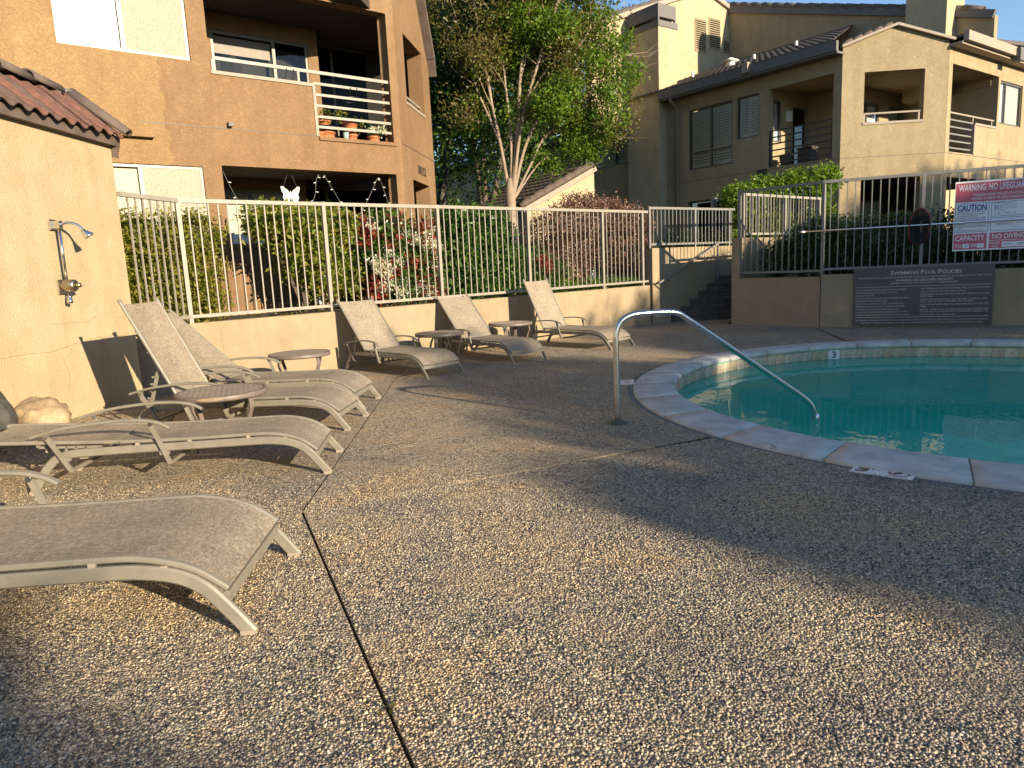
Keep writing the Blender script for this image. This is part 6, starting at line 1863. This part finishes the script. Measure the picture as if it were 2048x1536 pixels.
# multi-stemmed tree in front of the gap between the buildings
TB = Vector((0.20, 16.35, .75))
def tp(px_, py_, dy=0.0):
    """point of the tree from its picture-plane measurements, 16.4 m out, pushed back by dy"""
    w = 16.4 + dy
    d = fw + cr * ((px_ - 1024) / F_PX) - cu * ((py_ - 768) / F_PX)
    return Vector((0, 0, EYE)) + d * w
fork = Vector((0.16, 16.4, 3.15))
stems_ = []
for pts, r in (([(1020, 362), (1003, 300), (985, 215), (968, 120), (950, 20), (930, -90)], .044),
               ([(1024, 362), (1022, 280), (1012, 180), (1000, 80), (985, -20), (985, -110)], .036),
               ([(1030, 360), (1036, 260), (1040, 160), (1052, 60), (1060, -40), (1075, -120)], .052),
               ([(1038, 360), (1048, 300), (1075, 240), (1105, 190), (1140, 120), (1180, 60)], .044),
               ([(1044, 362), (1066, 320), (1085, 280), (1130, 235), (1180, 190), (1235, 150)], .032),
               ([(1040, 358), (1042, 250), (1075, 130), (1100, 50), (1130, -40), (1160, -100)], .044),
               ([(1018, 362), (1010, 320), (985, 250), (950, 170), (925, 80), (900, 0)], .036),
               ([(1048, 362), (1075, 330), (1120, 300), (1165, 280), (1205, 262), (1225, 255)], .024),
               ([(1030, 362), (1028, 270), (1060, 190), (1120, 110), (1190, 90), (1250, 110)], .028)):
    dy = random.uniform(-.7, .7)
    P = [tp(x, y, dy * i / 5) for i, (x, y) in enumerate(pts)]
    P[0] = fork - Vector((0, 0, .35)) + (P[0] - fork) * .2
    stems_.append((P, r))
tree('multi_stem_tree', 'multi-stemmed tree with pale smooth trunk and bright leaves between the two buildings', TB, stems_, LEAF['brown'], 34000, .085, M['bark'],
     trunk=([TB, TB + Vector((.0, .0, .9)), TB + Vector((-.03, .02, 1.7)), fork - Vector((0, 0, .25)), fork + Vector((0, 0, .15))], [.140, .122, .112, .118, .05]), depth=3, clump=.15, keep=lambda p: p[0] < 2.75 - max(0, 4.3 - p[2]) * .9)
mt_ = [o for o in bpy.data.objects if o.name == 'multi_stem_tree'][0]
cl = []
for x, y, rr, w in ((1000, 160, .28, 1), (1110, 210, .45, 1.3), (1165, 235, .4, 1.3), (1200, 275, .35, 1), (1150, 290, .35, 1), (1085, 325, .32, 1), (1110, 330, .25, .7), (1215, 100, .45, .7), (1255, 150, .38, .7), (1250, 90, .32, .5), (1190, 40, .5, .7), (1120, 60, .5, .7), (1060, 40, .5, .7), (1000, 40, .45, .7), (945, 200, .3, .6), (955, 250, .3, .7), (1225, 190, .35, 1), (1040, -40, .9, 1.5), (1160, -60, .7, 1), (1100, 130, .4, 1), (1060, 200, .25, .4), (1030, 100, .5, 1.3), (980, 90, .4, 1.0), (1130, 180, .4, 1.2), (1080, 90, .45, 1.2), (1020, 230, .22, .5), (1180, 130, .45, 1), (960, 130, .3, .8), (1230, 240, .3, .8), (1190, 310, .25, .7)):
    p = tp(x, y, random.uniform(-.6, .6)); cl.append((p.x, p.y, p.z, rr, rr * 1.2, rr * .75, w))
P, mx = blob_points(cl, 52000, .10, 14, .3)
leaf_cloud('bright_foliage', P, .085, LEAF['bright'], mt_, .5, mx)

def dark_tree(label, base, h, rx, n, lean=(0, 0), mat='green', z0_=2.2, group='dark trees behind the buildings', size=.13, mix=None):
    b = Vector(base)
    stems = []
    for k in range(5):
        a = random.uniform(0, 2 * math.pi)
        pts = [b + Vector((0, 0, 1.2))]
        for j in range(1, 6):
            f_ = j / 5
            pts.append(b + Vector((lean[0] * f_ + math.cos(a) * rx * .75 * f_ ** 1.3, lean[1] * f_ + math.sin(a) * rx * .75 * f_ ** 1.3, 1.2 + (h - 1.2) * f_ * random.uniform(.75, 1.0))))
        stems.append((pts, .09))
    ex = []
    for _ in range(160):
        d = rng.normal(size=3); d /= np.linalg.norm(d)
        r = rng.uniform(.45, 1.0)
        ex.append((b.x + lean[0] * .7 + d[0] * r * rx, b.y + lean[1] * .7 + d[1] * r * rx, (z0_ + h) / 2 + d[2] * r * (h - z0_) / 2))
    tree('leafy_tree', label, base, stems, LEAF[mat], n, size, M['bark_d'], group, depth=2, clump=.24, extra=np.array(ex), trunk=([b, b + Vector((lean[0] * .1, 0, 1.3))], [.17, .13]), spread=.5)
dark_tree('dark leafy tree close behind the corner of the orange building', (-1.75, 19.2, .9), 9.5, 2.1, 36000, (.4, .3), z0_=2.3)
dark_tree('dark leafy tree with leaning trunks behind the multi-stemmed tree', (-.6, 22.5, .9), 10.5, 2.6, 40000, (.6, 0), z0_=3.2)
dark_tree('tall dark tree filling the gap far behind the multi-stemmed tree', (1.0, 27.5, .9), 12.5, 3.2, 34000, (0, 0), 'dark', z0_=5.5, size=.17)
dark_tree('far dark tree left of the others, mostly hidden by the orange building', (-4.2, 26.0, .9), 12.0, 3.2, 26000, (0, 0), 'dark', z0_=3, size=.17)

# trees out of frame, behind and to the right of the camera: their shade lies over pool and deck
prof_u = [-6, -3, 0, .45, .65, .9, 1.6, 2.3, 2.7, 2.95, 3.10, 3.25, 3.5, 4.0, 4.7, 5.5, 6.3, 7.0, 7.6, 8.2, 8.8, 9.5, 10.5, 11.5, 12.5, 13.5, 15, 17, 19, 21, 24, 27]
prof_h = [7.2, 7.0, 6.75, 6.58, 6.30, 5.85, 5.60, 5.60, 5.70, 5.95, 6.35, 6.55, 6.68, 6.85, 7.2, 7.7, 8.4, 8.4, 7.9, 7.2, 7.1, 7.6, 8.1, 8.5, 8.7, 8.9, 9.2, 9.6, 10.1, 10.5, 10.6, 9.9]
S0 = 22.0
def shade_tree(i, a, b):
    uc = (a + b) / 2
    base = (uc * .7071 + S0 * .7071, uc * .7071 - S0 * .7071, 0)
    t = thing('shade_tree', 'leafy tree out of frame whose shade falls across the pool deck', 'tree', base, 'trees out of frame shading the deck')
    k = int(620 * (b - a))
    per = 14
    u = rng.uniform(a - .2, b + .2, k)
    top = np.interp(u, prof_u, prof_h) + rng.normal(size=k) * .16
    z = .8 + (top - .8) * rng.uniform(0, 1, k) ** .75
    s = S0 + rng.normal(size=k) * .5
    c = np.stack([(u + s) * .7071, (u - s) * .7071, z], 1)
    P = np.repeat(c, per, axis=0) + rng.normal(size=(k * per, 3)) * .13
    leaf_cloud('crown', P, .19, LEAF['green'], t, .55)
    mb = MB(); h = float(np.interp(uc, prof_u, prof_h))
    b_ = Vector(base)
    mb.tube([b_ - Vector((0, 0, .1)), b_ + Vector((.05, 0, h * .4)), b_ + Vector((0, .05, h * .8))], [.2, .15, .05], 8)
    part('trunk', mb, M['bark_d'], t)
edges = [-6, -3, 0, 2.7, 5.4, 8.2, 11, 14, 17, 20.5, 24, 27]
for i in range(len(edges) - 1):
    shade_tree(i, edges[i], edges[i + 1])
